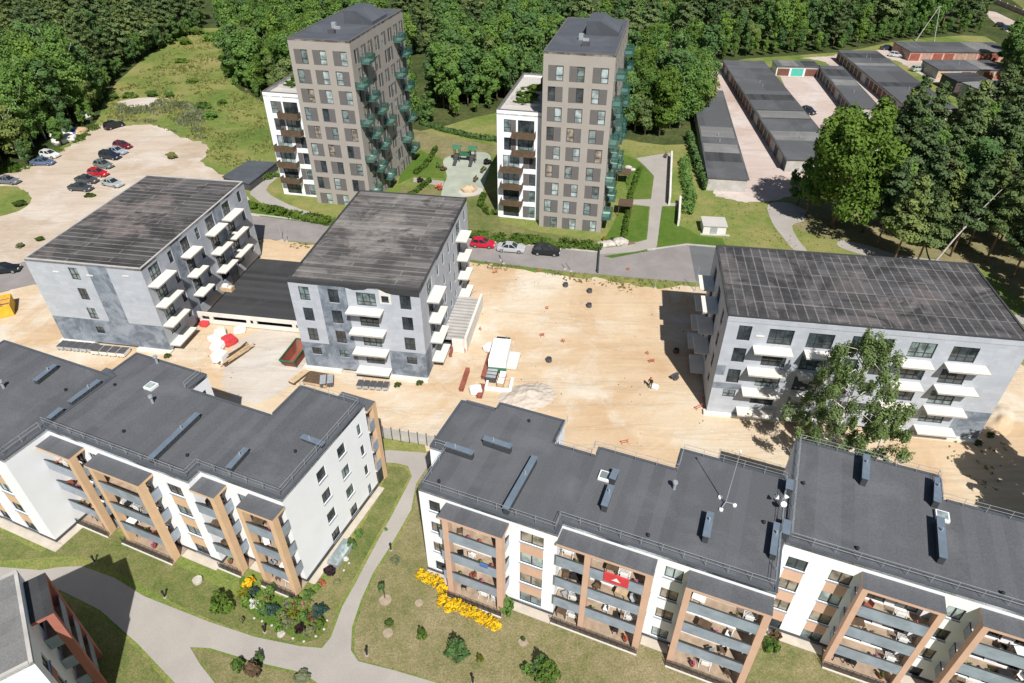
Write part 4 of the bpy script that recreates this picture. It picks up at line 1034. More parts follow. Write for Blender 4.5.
# ================================================================== trees
def inside(x, y, P):
    c = False; n = len(P)
    for i in range(n):
        (a, b), (d, e) = P[i], P[(i+1) % n]
        if (b > y) != (e > y) and x < (d-a)*(y-b)/(e-b)+a: c = not c
    return c
def wpoly(pts): return [tuple(at(*p).xy) for p in pts]
REG = [  # zone on the ground, spacing, mix of kinds, label words, group
    (wpoly([(-70,215),(-20,186),(28,163),(60,143),(92,119),(100,96),(58,92),(-10,104),(-70,120)]), 4.6, [('aspen',6),('broad',3)], 'leafy green tree at the gravel lot forest edge', 'leafy trees along the lot edge'),
    (wpoly([(-90,116),(-10,102),(58,90),(104,92),(122,72),(142,58),(168,45),(204,27),(200,-4),(100,-20),(-90,-20)]), 6.2, [('pine',8),('broad',1)], 'dark pine in the forest left of the clearing', 'pines left of the clearing'),
    (wpoly([(238,36),(232,78),(256,93),(300,112),(340,126),(414,128),(405,80),(380,30),(300,10),(215,12)]), 5.0, [('broad',4),('aspen',4)], 'leafy green tree standing behind the left tower', 'leafy trees behind the left tower'),
    (wpoly([(440,116),(500,106),(560,116),(630,138),(640,100),(600,60),(520,40),(436,60),(434,100)]), 4.8, [('broad',6),('aspen',3)], 'leafy green tree between the two towers', 'leafy trees between the towers'),
    (wpoly([(632,141),(700,133),(703,84),(650,62),(634,100)]), 4.6, [('aspen',6),('broad',2)], 'tall leafy tree between the right tower and the garages', 'tall trees beside the garages'),
    (wpoly([(405,60),(520,36),(620,52),(700,54),(700,20),(560,-8),(400,-6),(300,-8),(215,8),(300,8),(390,28)]), 6.6, [('broad',4),('aspen',4),('pine',3),('spruce',2)], 'tree in the dense mixed forest behind the towers', 'mixed forest trees behind the towers'),
    (wpoly([(703,58),(790,53),(842,49),(905,37),(978,32),(988,8),(900,-20),(700,-14),(690,20)]), 5.6, [('broad',4),('aspen',2),('pine',4),('spruce',3)], 'tree in the forest edge behind the garages', 'forest edge trees behind the garages'),
    (wpoly([(1000,62),(1030,58),(1110,90),(1110,130),(1040,120),(1006,96)]), 6.0, [('broad',5)], 'leafy tree right of the garage sheds', 'leafy trees right of the sheds'),
    (wpoly([(895,222),(882,176),(905,156),(985,142),(1030,136),(1110,150),(1120,260),(1030,250),(985,238)]), 5.8, [('pine',5),('aspen',2),('broad',1)], 'pine in the grove behind the grey block on the right', 'pines of the right grove'),
]
srnd = random.Random(77)
for zone, sp, kinds, lab, grp in REG:
    xs = [p[0] for p in zone]; ys = [p[1] for p in zone]; y = min(ys); row = 0
    bag = [k for k, w in kinds for _ in range(w)]
    while y < min(max(ys), 292):
        x = min(xs) + (row % 2)*sp/2
        while x < max(xs):
            X, Y = x + srnd.uniform(-.36,.36)*sp, y + srnd.uniform(-.36,.36)*sp
            x += sp * (1 + max(0, (Y-185)/240))
            if abs(X) > Y*.80+14 or (Y > 276 and X < 120) or not inside(X, Y, zone): continue
            k = srnd.choice(bag); s = srnd.uniform(.68, 1.1) * (1.15 if 'lot forest' in lab else 1)
            words = {'pine': 'dark pine', 'spruce': 'pointed dark spruce', 'aspen': 'slender light green tree', 'broad': 'round leafy tree'}[k]
            lb = words + ' ' + lab.split(' ', 1)[1] if False else words + lab[lab.index(' in ') if ' in ' in lab else lab.index(' at ') if ' at ' in lab else lab.index(' standing') if ' standing' in lab else lab.index(' between') if ' between' in lab else lab.index(' right'):]
            tree(k, X, Y, lb, grp + ', ' + words, s)
        y += sp*.9 * (1 + max(0, (y-185)/240)); row += 1
EDGE = [([(20,168),(60,145),(92,120)], 'broad', 'low leafy bush tree at the lot edge of the forest'), ([(100,112),(104,92),(142,59),(168,46),(204,28)], 'broad', 'low leafy tree along the clearing edge'), ([(206,26),(236,34)], 'broad', 'low leafy tree at the top of the clearing'),
    ([(703,62),(770,56),(842,51),(905,39),(980,33)], 'broad', 'low leafy tree at the forest foot behind the garages'), ([(234,58),(232,78),(256,94),(270,100)], 'aspen', 'slim low tree right of the clearing'), ([(405,122),(416,131),(440,120),(500,109)], 'broad', 'low leafy tree behind the playground lawn')]
for ln, k, lab in EDGE:
    P = [at(*p) for p in ln]
    for a, b in zip(P[:-1], P[1:]):
        m = max(1, int((b-a).length/3.4))
        for i in range(m):
            q = a.lerp(b, (i+srnd.random())/m); s_ = srnd.uniform(.26,.5); o = tree(k, q.x+srnd.uniform(-2,1), q.y+srnd.uniform(-.5,2.5), lab, lab.replace('low leafy tree', 'low trees'), s_); o.name = 'young_tree'; o['category'] = 'young tree'
# the big bright maple and the pines in front of the garages
def spot(px, py): return at(px, py).xy
L = []
rnd = random.Random(9)
for i in range(34):
    a = i*2.4; t = rnd.random(); w_r = 6.6*(.55+.45*math.sin(math.pi*min(1,.2+t*.75))); L.append((math.cos(a)*w_r*rnd.uniform(.5,1), math.sin(a)*w_r*rnd.uniform(.5,1), 3.5+13.5*t, 2.1*(1.2-t*.4), 1.8))
L.append((0,0,10,4.8,6.4))
o = empty('maple_tree', (*spot(832,227), 0), 0, 'large bright green maple standing before the garage yard', 'tree')
place('crown', crown_mesh('maple_crown', L, 20000, .26, M['leafbright'], 31), o); place('trunk', trunk_mesh('maple_trunk', M['bark'], 13, .42, .4, 9, 3), o); o.scale = (1.16, 1.16, 1.2)
for px, py, s in ((797,206,.55), (806,216,.85), (862,232,.95), (884,222,.95)):
    tree('broad', *spot(px, py), 'round leafy tree under the large maple before the garages', 'small trees beside the maple', s)
for px, py, s, k in ((893,262,0.86,'pine'), (915,266,0.80,'pine'), (876,246,0.80,'pine'), (908,240,0.84,'pine'), (930,248,0.80,'pine'), (950,256,0.80,'pine'), (968,246,0.84,'pine'), (985,262,0.84,'pine'), (1003,250,0.76,'pine'), (1012,278,0.80,'pine'), (1040,270,0.84,'pine'), (1060,300,0.80,'pine'), (1046,320,.8,'broad'), (1032,300,.55,'broad')):
    tree(k, *spot(px, py), ('tall bare stemmed pine at the near edge of the right grove' if k == 'pine' else 'low leafy tree beside the right end of the grey block'), 'near pines of the right grove' if k == 'pine' else 'low trees by the grey block', s)
b0 = at(931, 266); o = empty('birch_tree', b0, 0, 'bare white birch leaning right over the grove', 'tree')
mb = MB(); mb.tube([(0,0,-.3),(2.4,.9,4.2),(4.8,1.8,8.0),(7.4,2.6,11.6),(8.6,2.8,13.2)], [.16,.13,.10,.055,.03], 8); mb.tube([(3.6,1.35,6.0),(6.5,2.4,7.6),(9.4,3.4,9.0)], [.07,.045,.02], 6); mb.tube([(3.4,1.2,5.8),(3.1,1.2,7.6),(2.9,1.4,8.8)], [.06,.04,.02], 5)
mb.build('trunk', M['greybark'], o)
place('crown', crown_mesh('birch_leaning_crown', [(8.4,2.8,13,1.0,.8),(9.2,3.2,9.2,.9,.5)], 260, .2, M['leafbirch'], 44, inner=.2), o)

# the birch in front of the right grey block
bb = Vector((34.2, 51.0, 0))
BT = empty('birch_tree', bb, 0, 'tall loose birch in front of the grey block balconies', 'tree')
rnd = random.Random(21); L = []
for i in range(96):
    t = (i+.5)/96; z = 2.6 + 15.2*t; a = i*2.4; rr = 5.3*(math.sin(math.pi*(.16+.80*t)))**.8*rnd.uniform(.25,1.08)
    L.append((math.cos(a)*rr+.35*t, math.sin(a)*rr, z, rnd.uniform(.42,.85), rnd.uniform(.55,1.15)))
place('crown', crown_mesh('birch_crown', L, 24000, .12, M['leafbirch'], 22, drop=1.1, inner=.25), BT)
mb = MB(); mb.tube([(0,0,-.3),(.3,.1,5),(.1,0,10),(.4,.1,17)], [.24,.18,.11,.03], 8)
for i in range(26):
    t = rnd.uniform(.22,.93); z = 16.5*t; a = i*2.4; Lb = 4.0*(1.1-t*.7)
    mb.tube([(.2,0,z),(math.cos(a)*Lb*.55+.2,math.sin(a)*Lb*.55,z+1.3),(math.cos(a)*Lb+.2,math.sin(a)*Lb,z+1.2)], [.07,.045,.012], 5)
mb.build('trunk', M['birchbark'], BT)
B2T = empty('birch_tree', (37.6, 48.6, 0), 0, 'smaller birch right of the tall one, behind the dark roof', 'tree')
L = []
for i in range(40):
    t = (i+.5)/40; a = i*2.4; rr = 3.6*(math.sin(math.pi*(.15+.8*t)))*rnd.uniform(.3,1.05); L.append((math.cos(a)*rr, math.sin(a)*rr, 2.6+8.2*t, rnd.uniform(.4,.75), rnd.uniform(.5,.9)))
place('crown', crown_mesh('birch_small_crown', L, 9500, .12, M['leafbirch'], 23, drop=.9, inner=.25), B2T)
mb = MB(); mb.tube([(0,0,-.3),(.2,.1,4),(0,0,7),(.1,0,10.4)], [.15,.11,.07,.02], 7)
for i in range(12):
    t = rnd.uniform(.3,.93); z = 10.4*t; a = i*2.4; Lb = 2.2*(1.1-t*.7); mb.tube([(.1,0,z),(math.cos(a)*Lb,math.sin(a)*Lb,z+1)], [.05,.012], 5)
mb.build('trunk', M['birchbark'], B2T)
for x, y, s in ((53.6,42.5,.95),(52.8,38.5,.85),(57,44.5,.9)):
    tree('broad', x, y, 'leafy tree behind the stepped roof throwing shade on the sand', 'trees behind the stepped block', s)

# rough bushes on the clearing and tufts of grass
BK = 'wild bushes on the clearing'
for i, (px, py, r, h, m) in enumerate(((172,40,4.6,3,'bushbright'),(185,44,3.6,2.6,'bushbright'),(212,41,4.2,3.4,'leaf'),(160,47,3.6,2.6,'bushbright'),(197,34,4.2,2.8,'bushbright'),(222,36,3.6,2.6,'bushbright'),(180,36,4,3,'bushbright'),(228,52,2.8,2.4,'bushbright'),(182,62,3.4,1.2,'bushbright'),(192,82,3.2,.9,'bushbright'),(152,96,2.6,1.6,'leafbright'),(204,108,2.8,1.8,'leafbright'),(210,118,3,1.8,'leaf'),(170,97,2.2,1.5,'leafbright'),(130,97,3,1.4,'bushbright'),(112,99,2.8,1.6,'bushbright'),(172,158,1.9,1.5,'tuft'),(238,84,2.6,3,'leaf'),(222,104,2.2,1.2,'leafbright'),(20,205,2.0,1.0,'shrub'),(90,196,1.6,.6,'shrub'),(20,247,1.1,.8,'shrubpale'),(40,240,1.2,.7,'shrub'))):
    shrub('bush', px, py, r, h, m, 'rough green bush on the grassy clearing behind the gravel lot' if py < 130 else 'round bush growing out of the gravel lot', 'bush', BK if py < 130 else 'bushes on the gravel lot', 1+i % 3, 900, .14)
def tufts(name, pts, n, size, mat, label, seed):
    P = wpoly(pts); rnd = random.Random(seed); xs = [p[0] for p in P]; ys = [p[1] for p in P]; v = []; f = []; tint = []
    while len(f) < n:
        x, y = rnd.uniform(min(xs), max(xs)), rnd.uniform(min(ys), max(ys))
        if not inside(x, y, P): continue
        dn = noise.noise(Vector((x*.16, y*.16, seed)))
        if dn < -.12: continue
        tv = .5 + .5*noise.noise(Vector((x*.25, y*.25, 4.)))
        for b in range(4):
            a = rnd.uniform(0, 6.28); s = size*rnd.uniform(.5,1.3)*(1+dn); k = len(v); ox, oy = rnd.gauss(0,.2)*size*2, rnd.gauss(0,.2)*size*2
            dx, dy = math.cos(a)*s*.55, math.sin(a)*s*.55
            v += [(x+ox-dx, y+oy-dy, -.03), (x+ox+dx, y+oy+dy, -.03), (x+ox+dx*.5-dy*.4, y+oy+dy*.5+dx*.4, s*.8)]; f.append((k,k+1,k+2)); tint.append(min(1,max(0,tv+rnd.gauss(0,.2))))
    me = bpy.data.meshes.new(name); me.from_pydata(v, [], f); me.materials.append(M[mat]); at_ = me.attributes.new('tint','FLOAT','FACE'); at_.data.foreach_set('value', tint)
    tag(place(name, me), label, None, None, 'stuff')
tufts('grass', [(100,124),(118,92),(150,62),(205,30),(240,40),(236,80),(262,100),(275,160),(240,186),(216,172),(205,160),(209,146),(178,134),(150,123)], 9000, .42, 'tuft', 'tall dry grass on the clearing', 3)
tufts('weeds', [(120,122),(112,104),(160,100),(205,104),(206,140),(178,133),(150,122)], 2600, .55, 'shrubpale', 'pale flowering weeds at the lot edge', 5)
tufts('weeds', [(560,272),(607,274),(650,280),(700,282),(700,291),(655,293),(640,297),(600,285),(560,280)], 420, .26, 'drytuft', 'weeds along the road verge', 6)
tufts('weeds', [(472,259),(560,271),(562,276),(520,273),(472,266)], 240, .24, 'drytuft', 'weeds along the road verge', 7)
tufts('weeds', [(250,238),(313,244),(314,250),(250,245)], 160, .24, 'drytuft', 'weeds along the road verge', 8)
tufts('weeds', [(880,440),(930,448),(985,430),(1010,450),(1000,490),(960,486),(930,500),(900,470)], 160, .2, 'tuft', 'weeds on the sand behind the dark roof', 9)
tufts('grass', [(680,206),(700,200),(790,204),(830,232),(860,250),(760,246),(725,240),(700,236),(680,225)], 700, .16, 'tuft', 'dry grass below the garages', 10)
tufts('weeds', [(-20,166),(20,164),(66,144),(96,124),(100,128),(68,150),(20,172),(-20,176)], 1500, .5, 'hedge', 'weeds at the forest foot', 12)

# ================================================================== hedges and gardens by the towers
def hedge(pts, w, h, label, mat='hedge', n=60, seed=1):
    P = [at(*p) for p in pts]; root = empty('hedge', P[0], 0, label, 'hedge'); L = []
    for a, b in zip(P[:-1], P[1:]):
        m = max(2, int((b-a).length/(w*.5)))
        for i in range(m):
            q = a.lerp(b, (i+.5)/m) - P[0]; L.append((q.x, q.y, h*.5, w*.6, h*.6))
    place('foliage', crown_mesh('hedge_foliage', L, len(L)*n, .2, M[mat], seed), root)
    mb = MB()
    for l in L[::2]: mb.tube([(l[0],l[1],-.1),(l[0],l[1],h*.6)], [.04,.02], 5)
    mb.build('stem', M['bark'], root)
hedge([(247,206),(290,216),(333,224),(352,228)], 2.1, 1.1, 'clipped green hedge along the road below the left tower', n=200)
hedge([(466,237),(520,241),(560,245.5),(598,248)], 2.3, 1.1, 'clipped green hedge behind the cars parked on the road', n=200, seed=2)
hedge([(688,138),(694,160),(700,178),(706,191)], 1.2, 2.2, 'tall dark thuja hedge against the low garage wall', 'leafdark', 120, 3)
hedge([(684,160),(686,180),(690,200),(687,214)], 2.0, 1.4, 'loose leafy hedge on the bank above the retaining wall', 'leaf', 130, 4)
hedge([(263,180),(284,174),(297,185)], 1.6, 1.0, 'short hedge by the path at the foot of the white wing', 'hedge', 90, 5)
hedge([(640,170),(631,195),(627,220),(624,238)], .8, 1.1, 'narrow garden hedge right of the right tower', 'hedge', 80, 6)
hedge([(436,150),(426,166),(415,175)], .9, 1.0, 'garden hedge left of the playground', 'hedge', 80, 7)
hedge([(430,182),(412,196),(404,200)], .9, 1.0, 'garden hedge below the playground path', 'hedge', 80, 8)
hedge([(484,196),(480,206),(488,214),(497,215)], 1.0, 1.0, 'garden hedge wrapped round the right white wing', 'hedge', 80, 9)
hedge([(420,124),(440,131),(470,138),(498,142)], .6, 1.3, 'green fence hedge behind the playground lawn', 'leafdark', 80, 10)
for px, py, r, h, m, l in ((420,182,1.2,1.2,'shrubpurple','dark purple bush left of the playground'), (438,168,.8,1.6,'leafdark','slim dark shrub at the playground edge'), (443,170,1.3,1.0,'brown','brownish low shrub at the playground edge'), (487,164,1.5,1.4,'shrubpurple','reddish shrub right of the playground'), (484,170,.9,1.0,'leaf','green shrub beside the reddish one'), (440,190,.8,.9,'flowred','red flowering shrub near the play area path'), (612,240,.8,.6,'shrub','low shrub in the bed with boulders'), (604,240,.9,.7,'shrubyellow','yellow green shrub in the bed with boulders')):
    shrub('shrub', px, py, r, h, m, l, seed=2)
for i, (px, py, r) in enumerate(((602,244.5,.8),(609,243.5,.9),(620.5,241.5,1.1),(628,167,.6),(632,169.5,.6))):
    rnd = random.Random(i); bm = bmesh.new(); bmesh.ops.create_icosphere(bm, subdivisions=2, radius=r)
    for v_ in bm.verts: v_.co *= 1 + .25*noise.noise(v_.co*1.3 + Vector((i*3.,0,0))); v_.co.z *= .6; v_.co.x *= 1.3
    me = bpy.data.meshes.new('boulder'); bm.to_mesh(me); me.materials.append(M['stone'])
    tag(place('boulder', me, None, at(px, py, r*.3)), ['leftmost pale boulder in the bed by the tower','middle pale boulder in the bed by the tower','largest flat boulder in the bed by the tower','upper round stone on the lawn by the tower','lower round stone on the lawn by the tower'][i], 'boulder')
# playground
q = at(464, 162); pg = empty('play_tower', q, R(-10), 'green climbing frame with two roofed towers on the playground', 'play equipment')
for k, x in enumerate((-2.1, 1.3)):
    mb = MB()
    for a in (0, 1.1):
        for b in (0, 1.1): mb.bar((x+a,b,0),(x+a,b,2.9),.14)
    mb.build('tower_frame', M['darksteel'], pg)
    MB().box(x-.1,x+1.2,-.1,1.2,1.25,1.35).build('platform', M['wood'], pg)
    r_ = MB(); r_.face([(x-.35,-.35,2.8),(x+1.45,-.35,2.8),(x+1.45,.55,3.5),(x-.35,.55,3.5)]); r_.face([(x+1.45,1.45,2.8),(x-.35,1.45,2.8),(x-.35,.55,3.5),(x+1.45,.55,3.5)]); r_.build('roof', M['green'], pg)
MB().box(-1.0,1.3,.2,.9,1.2,1.3).box(-1,1.3,.2,.25,1.3,2.0).box(-1,1.3,.85,.9,1.3,2.0).build('bridge', M['green'], pg)
for x in (-1.55, 1.85): MB().bar((x,0,1.25),(x,-2.6,.2),.7,.12).build('slide', M['darksteel'], pg)
q = at(469, 190); sb = empty('sandpit', q, 0, 'hexagonal wooden sandpit with pale rim on the playground', 'sandpit')
mb = MB(); P6 = [(1.5*math.cos(k*math.pi/3), 1.5*math.sin(k*math.pi/3)) for k in range(6)]
for i in range(6): mb.bar((*P6[i],.2), (*P6[(i+1)%6],.2), .3, .4)
mb.build('rim', M['palewood'], sb); m2 = MB(); m2.prism(P6, 0, .2); m2.build('sand', M['sand'], sb)
q = at(438.5, 189); sp_ = empty('spring_rocker', q, 0, 'red spring rocker beside the playground path', 'play equipment')
MB().tube([(0,0,0),(0,0,.5)],[.14,.14],8).build('spring', M['darksteel'], sp_); MB().box(-.7,.7,-.15,.15,.5,.8).box(-.15,.15,-.4,.4,.78,.9).bar((.5,0,.8),(.7,0,1.3),.2).build('body', M['orange'], sp_)
MB().box(-.6,.6,-.3,.3,0,.4)
for px, py, l in ((476,181,'left bench on the playground edge'),(483,172,'right bench near the reddish shrub'),(666,157,'bench at the top of the footpath by the retaining wall')):
    b_ = empty('park_bench', at(px, py), R(70), l, 'bench'); MB().box(-.9,.9,-.22,.22,.4,.46).build('seat', M['wood'], b_); MB().bar((-.9,.22,.75),(.9,.22,.75),.06,.35).build('backrest', M['wood'], b_)
    for s in (-.7,.7): MB().box(s-.04,s+.04,-.2,.2,0,.397).build('leg', M['darksteel'], b_)
for px, py, l in ((604,186,'garden shed roof terrace beside the right tower'),(618,216,'brown pergola in the garden right of the tower'),(617,184,'upper wooden pergola right of the tower')):
    if 'pergola' not in l: continue
    g_ = empty('pergola', at(px, py), R(-12), l, 'pergola'); mb = MB()
    for a in (0,2.2):
        for b in (0,2.6): mb.bar((a,b,0),(a,b,2.1),.12)
    mb.build('frame', M['wood'], g_); MB().box(-.2,2.4,-.2,2.8,2.1,2.2).build('roof', M['wood'], g_)
for (a, b, c, d), l in (((604,218,612,236),'pale terrace slab at the foot of the right tower'),):
    pass
# ================================================================== posts, poles, fence
for i, (px, py, h, l) in enumerate(((282,240,3.4,'thin grey post on the verge near the middle grey block'),(287,241,2.2,'short post beside the thin one on the verge'),(503.4,263.5,3.4,'thin road post in front of the silver car'),(501,260,2.0,'short leaning post left of the thin road post'),(570.8,271,3.4,'thin road post right of the black car'),(565,269,2.0,'short leaning post near the black car'),(655,288,3.2,'thin road post on the verge near the dark road surface'),(695,291,4.2,'grey post at the corner of the right grey block'))):
    q = at(px, py); o = empty('road_post', q, 0, l, 'post'); MB().tube([(0,0,-.2),(.0,0,h)],[.05,.045],6).build('pole', M['steel'], o); MB().box(-.2,.2,-.2,.2,-.1,.08).build('base', M['concrete'], o)
q = at(598.5, 262); o = empty('road_barrier', q, R(82), 'dark swing barrier lying across the road by the tower', 'barrier'); MB().box(-3.6,3.6,-.1,.1,.55,.7).build('beam', M['darksteel'], o)
for s in (-3.4, 3.4): MB().box(s-.12,s+.12,-.12,.12,0,.9).build('post', M['darksteel'], o)
q = at(915.5, 41); o = empty('power_pole', q, 0, 'leaning grey twin power pole behind the far garages', 'pole')
MB().tube([(0,0,0),(3.4,-1.2,11)],[.2,.12],8).build('pole', M['concrete'], o); MB().tube([(6.0,-.6,0),(3.5,-1.2,10.8)],[.18,.12],8).build('strut', M['concrete'], o); MB().bar((2.6,-1.2,10.6),(4.2,-1.2,10.9),.12).build('crossarm', M['steel'], o)
a, b = at(384, 438), at(436, 447); o = empty('site_fence', a, math.atan2(b.y-a.y, b.x-a.x), 'grey sheet fence closing the gap between the white blocks', 'fence'); Lf = (b-a).length
n_ = 6
for i in range(n_): MB().box(Lf*i/n_+.05, Lf*(i+1)/n_-.05, -.02, .02, .05, 1.7).build('panel', M['concrete'], o)
for i in range(n_+1): MB().box(Lf*i/n_-.04, Lf*i/n_+.04, -.06, .06, -.1, 1.9).build('post', M['darksteel'], o)
a, b = at(996, 4), at(1040, 22); o = empty('sports_fence', a, math.atan2(b.y-a.y, b.x-a.x), 'long red and white fence round the distant sports field', 'fence'); Lf = (b-a).length
MB().box(-20,Lf+20,-.05,.05,0,1.6).build('panel', M['pinkwall'], o)
for i in range(8): MB().box(i*6-10.1,i*6-9.9,-.1,.1,0,1.9).build('post', M['whiteplastic'], o)
# ================================================================== the building site
def bundle(px, py, rz, L, w, h, label, matA, matB=None, n=1, name='panel_stack', cat='building material', gap=.15):
    q = at(px, py); o = empty(name, q, R(rz), label, cat)
    for i in range(n):
        x = -L/2 + i*L/n
        MB().box(x, x+L/n-gap, -w/2, w/2, .12, h, 0, 1 if matB else 0).build('panel_pack', [M[matA], M[matB or matA]], o)
        MB().box(x+.15, x+.3, -w/2-.02, w/2+.02, 0, .117).box(x+L/n-gap-.3, x+L/n-gap-.15, -w/2-.02, w/2+.02, 0, .117).box(x+.3, x+L/n-gap-.3, -.1, .1, .02, .1).build('pallet', M['wood'], o)
    return o
bundle(80, 348.5, -8, 5.6, 1.4, .6, 'left stack of wrapped pale panels along the grey block', 'steel', 'plinth', 5)
bundle(112, 353, -8, 5.0, 1.4, .65, 'right stack of wrapped panels with dark tops along the grey block', 'paleconc', 'plinth', 4)
bundle(374, 387, -6, 4.2, 1.2, .55, 'grey rack of metal frames below the middle grey block', 'steel', 'plinth', 5, 'material_rack')
bundle(319, 381, -14, 3.4, 2.2, .5, 'flat pile of boards near the skip', 'palewood', 'wood', 1, 'board_pile')
bundle(328, 383, 10, 1.8, 1.8, .7, 'dark sheeting pile beside the boards', 'plinth', 'steel', 2, 'sheet_pile')
bundle(300, 378, 60, 3.0, .9, .4, 'leaning pile of long brown planks by the skip', 'wood', 'palewood', 1, 'plank_pile')
bundle(222, 361, -15, 1.8, 1.4, 1.3, 'white wrapped pallet below the red bag', 'whiteplastic', None, 1, 'pallet_load')
def softbag(px, py, r, h, mat, label, seed, name='bulk_bag'):
    bm = bmesh.new(); bmesh.ops.create_cube(bm, size=2); bmesh.ops.subdivide_edges(bm, edges=bm.edges[:], cuts=3, use_grid_fill=True)
    for v_ in bm.verts:
        c = v_.co.copy(); s = c.normalized()*1.35; v_.co = c.lerp(s, .4) * (1 + .16*noise.noise(c*1.6 + Vector((seed*5.,0,0))))
        v_.co.x *= r*.8; v_.co.y *= r*.8; v_.co.z = (v_.co.z+1)*h*.4
    me = bpy.data.meshes.new(name); bm.to_mesh(me); me.materials.append(M[mat])
    tag(place(name, me, None, at(px, py), seed), label, 'bag')
softbag(216, 341, .9, 1.1, 'whiteplastic', 'white bulk bag left of the red bag', 1)
softbag(221, 335, .9, 1.0, 'paleconc', 'pale bulk bag behind the red bag', 2)
softbag(219, 348, 1.0, 1.0, 'whiteplastic', 'crumpled white bulk bag nearest the wood pile', 3)
softbag(230, 343, 1.0, 1.2, 'redplastic', 'red wrapped bag among the white ones', 4)
softbag(240, 331, .9, .5, 'whiteplastic', 'flat white sheet bundle by the parking hall', 5)
softbag(205, 325, .7, .7, 'redplastic', 'small red bundle at the corner of the parking hall', 6)
softbag(490, 350, .9, .9, 'whiteplastic', 'white bag at the end of the upper red beam', 7)
softbag(476, 392, .9, .8, 'whiteplastic', 'white bag beside the lower red beam', 8)
for i, (px, py) in enumerate(((86.5,117),(57,136),(62,131),(66,137),(74,133.5),(80,133),(60,143),(70,140))):
    softbag(px, py, 1.6, 1.2, ['whiteplastic','whiteplastic','steel','whiteplastic','blue','palewood','paleconc','paleconc'][i], ['white tarpaulin heap alone at the forest edge','white sheet heap at the left of the dump','grey wrapped heap at the back of the dump','white sheet heap in the middle of the dump','bluish tarpaulin heap at the dump','tan heap at the right of the dump','pale heap nearest the white car','flat pale heap in front of the dump'][i], 20+i, 'tarpaulin_heap')
rnd = random.Random(4)
q = at(236, 356); wp = empty('timber_pile', q, R(60), 'loose pile of old timber beside the white pallet', 'timber')
for i in range(16):
    MB().bar((rnd.uniform(-2.8,-.5), rnd.uniform(-.8,.8), .1+.06*i*.6), (rnd.uniform(.8,2.8), rnd.uniform(-.9,.9), .12+.06*i*.6), .16, .1).build('timber', M['palewood'] if i % 3 else M['wood'], wp)
q = at(297, 359); sk = empty('skip_container', q, R(78), 'open rusty skip with green rim beside the grey block', 'skip')
mb = MB()
mb.face([(-2.4,-1,1.5),(-1.6,-.8,0),(1.6,-.8,0),(2.4,-1,1.5)]); mb.face([(2.4,1,1.5),(1.6,.8,0),(-1.6,.8,0),(-2.4,1,1.5)]); mb.face([(-2.4,1,1.5),(-1.6,.8,0),(-1.6,-.8,0),(-2.4,-1,1.5)]); mb.face([(2.4,-1,1.5),(1.6,-.8,0),(1.6,.8,0),(2.4,1,1.5)]); mb.face([(-1.6,-.8,.02),(1.6,-.8,.02),(1.6,.8,.02),(-1.6,.8,.02)])
mb.build('body', M['rust'], sk)
mb = MB(); c4 = [(-2.4,-1,1.5),(2.4,-1,1.5),(2.4,1,1.5),(-2.4,1,1.5)]
for i in range(4): mb.bar(c4[i], c4[(i+1)%4], .14)
for i in range(4): mb.bar(c4[i], (c4[i][0]*.67, c4[i][1]*.8, 0), .12)
mb.build('rim', M['green'], sk)
q = at(7, 311); yc = empty('site_box', q, R(-62), 'yellow open topped site box at the left frame edge', 'site box'); yc.scale = (.8,.75,.8)
mb = MB(); mb.box(-2.2,2.2,-1.4,-1.3,0,2.2); mb.box(-2.2,2.2,1.3,1.4,0,2.2); mb.box(-2.2,-2.1,-1.3,1.3,0,2.2); mb.box(2.1,2.2,-1.3,1.3,0,2.2); mb.box(-2.1,2.1,-1.3,1.3,0,.1); mb.build('shell', M['yellow'], yc)
mb = MB()
for i in range(6): mb.bar((-2.0+i*.8,-1.3,1.5),(-2.0+i*.8,1.3,1.5),.1)
mb.build('slat', M['palewood'], yc)
def beam(px0, py0, px1, py1, w, h, mat, label, name='steel_beam'):
    a, b = at(px0, py0, h/2), at(px1, py1, h/2); o = empty(name, (a+b)/2, math.atan2((b-a).y, (b-a).x), label, 'beam'); L = (b-a).length
    MB().box(-L/2,L/2,-w/2,w/2,h/2-.06,h/2).build('top_flange', M[mat], o); MB().box(-L/2,L/2,-w/2,w/2,-h/2,-h/2+.06).build('bottom_flange', M[mat], o); MB().box(-L/2,L/2,-.12,.12,-h/2+.063,h/2-.063).build('web', M[mat], o)
beam(468,369,461,390,.55,.5,'rust','brown rusty beam lying alone on the sand')
beam(491,354,484,378,.75,.5,'rust','long red beam left of the white site trailer')
beam(482.5,385,479,397,.7,.5,'rust','short red beam in front of the dark roof')
q = at(500, 362); tr = empty('site_trailer', q, R(82), 'white site trailer with green base among the stored material', 'site cabin')
MB().box(-2.4,2.4,-1.15,1.15,.45,2.1).build('body', M['whiteplastic'], tr); MB().box(-2.6,-2.4,-1.2,1.2,.4,1.0).build('base', M['green'], tr); MB().box(-2.4,2.4,-1.0,1.0,.3,.447).build('chassis', M['darksteel'], tr)
for s in (-1.02,1.02):
    for x in (-.5,.5): MB().tube([(x,s-.08,.32),(x,s+.08,.32)],[.32,.32],12).build('wheel', M['tyre'], tr)
q = at(503, 346); ge = empty('generator', q, R(-10), 'dark generator at the far end of the white trailer', 'generator'); MB().box(-.9,.9,-.6,.6,.2,1.1).build('body', M['blackplastic'], ge); MB().tube([(.5,.2,1.1),(.5,.2,1.6)],[.07,.07],6).build('exhaust', M['steel'], ge)
MB().box(-.8,.8,-.5,.5,0,.197).build('skid', M['steel'], ge)
bundle(512, 362, 80, 3.4, 1.8, .5, 'flat white slabs right of the white trailer', 'paleconc', None, 1, 'slab_stack')
bundle(492, 378, 80, 2.0, 1.3, .9, 'dark crates left of the white frame', 'plinth', 'steel', 3, 'crate_stack')
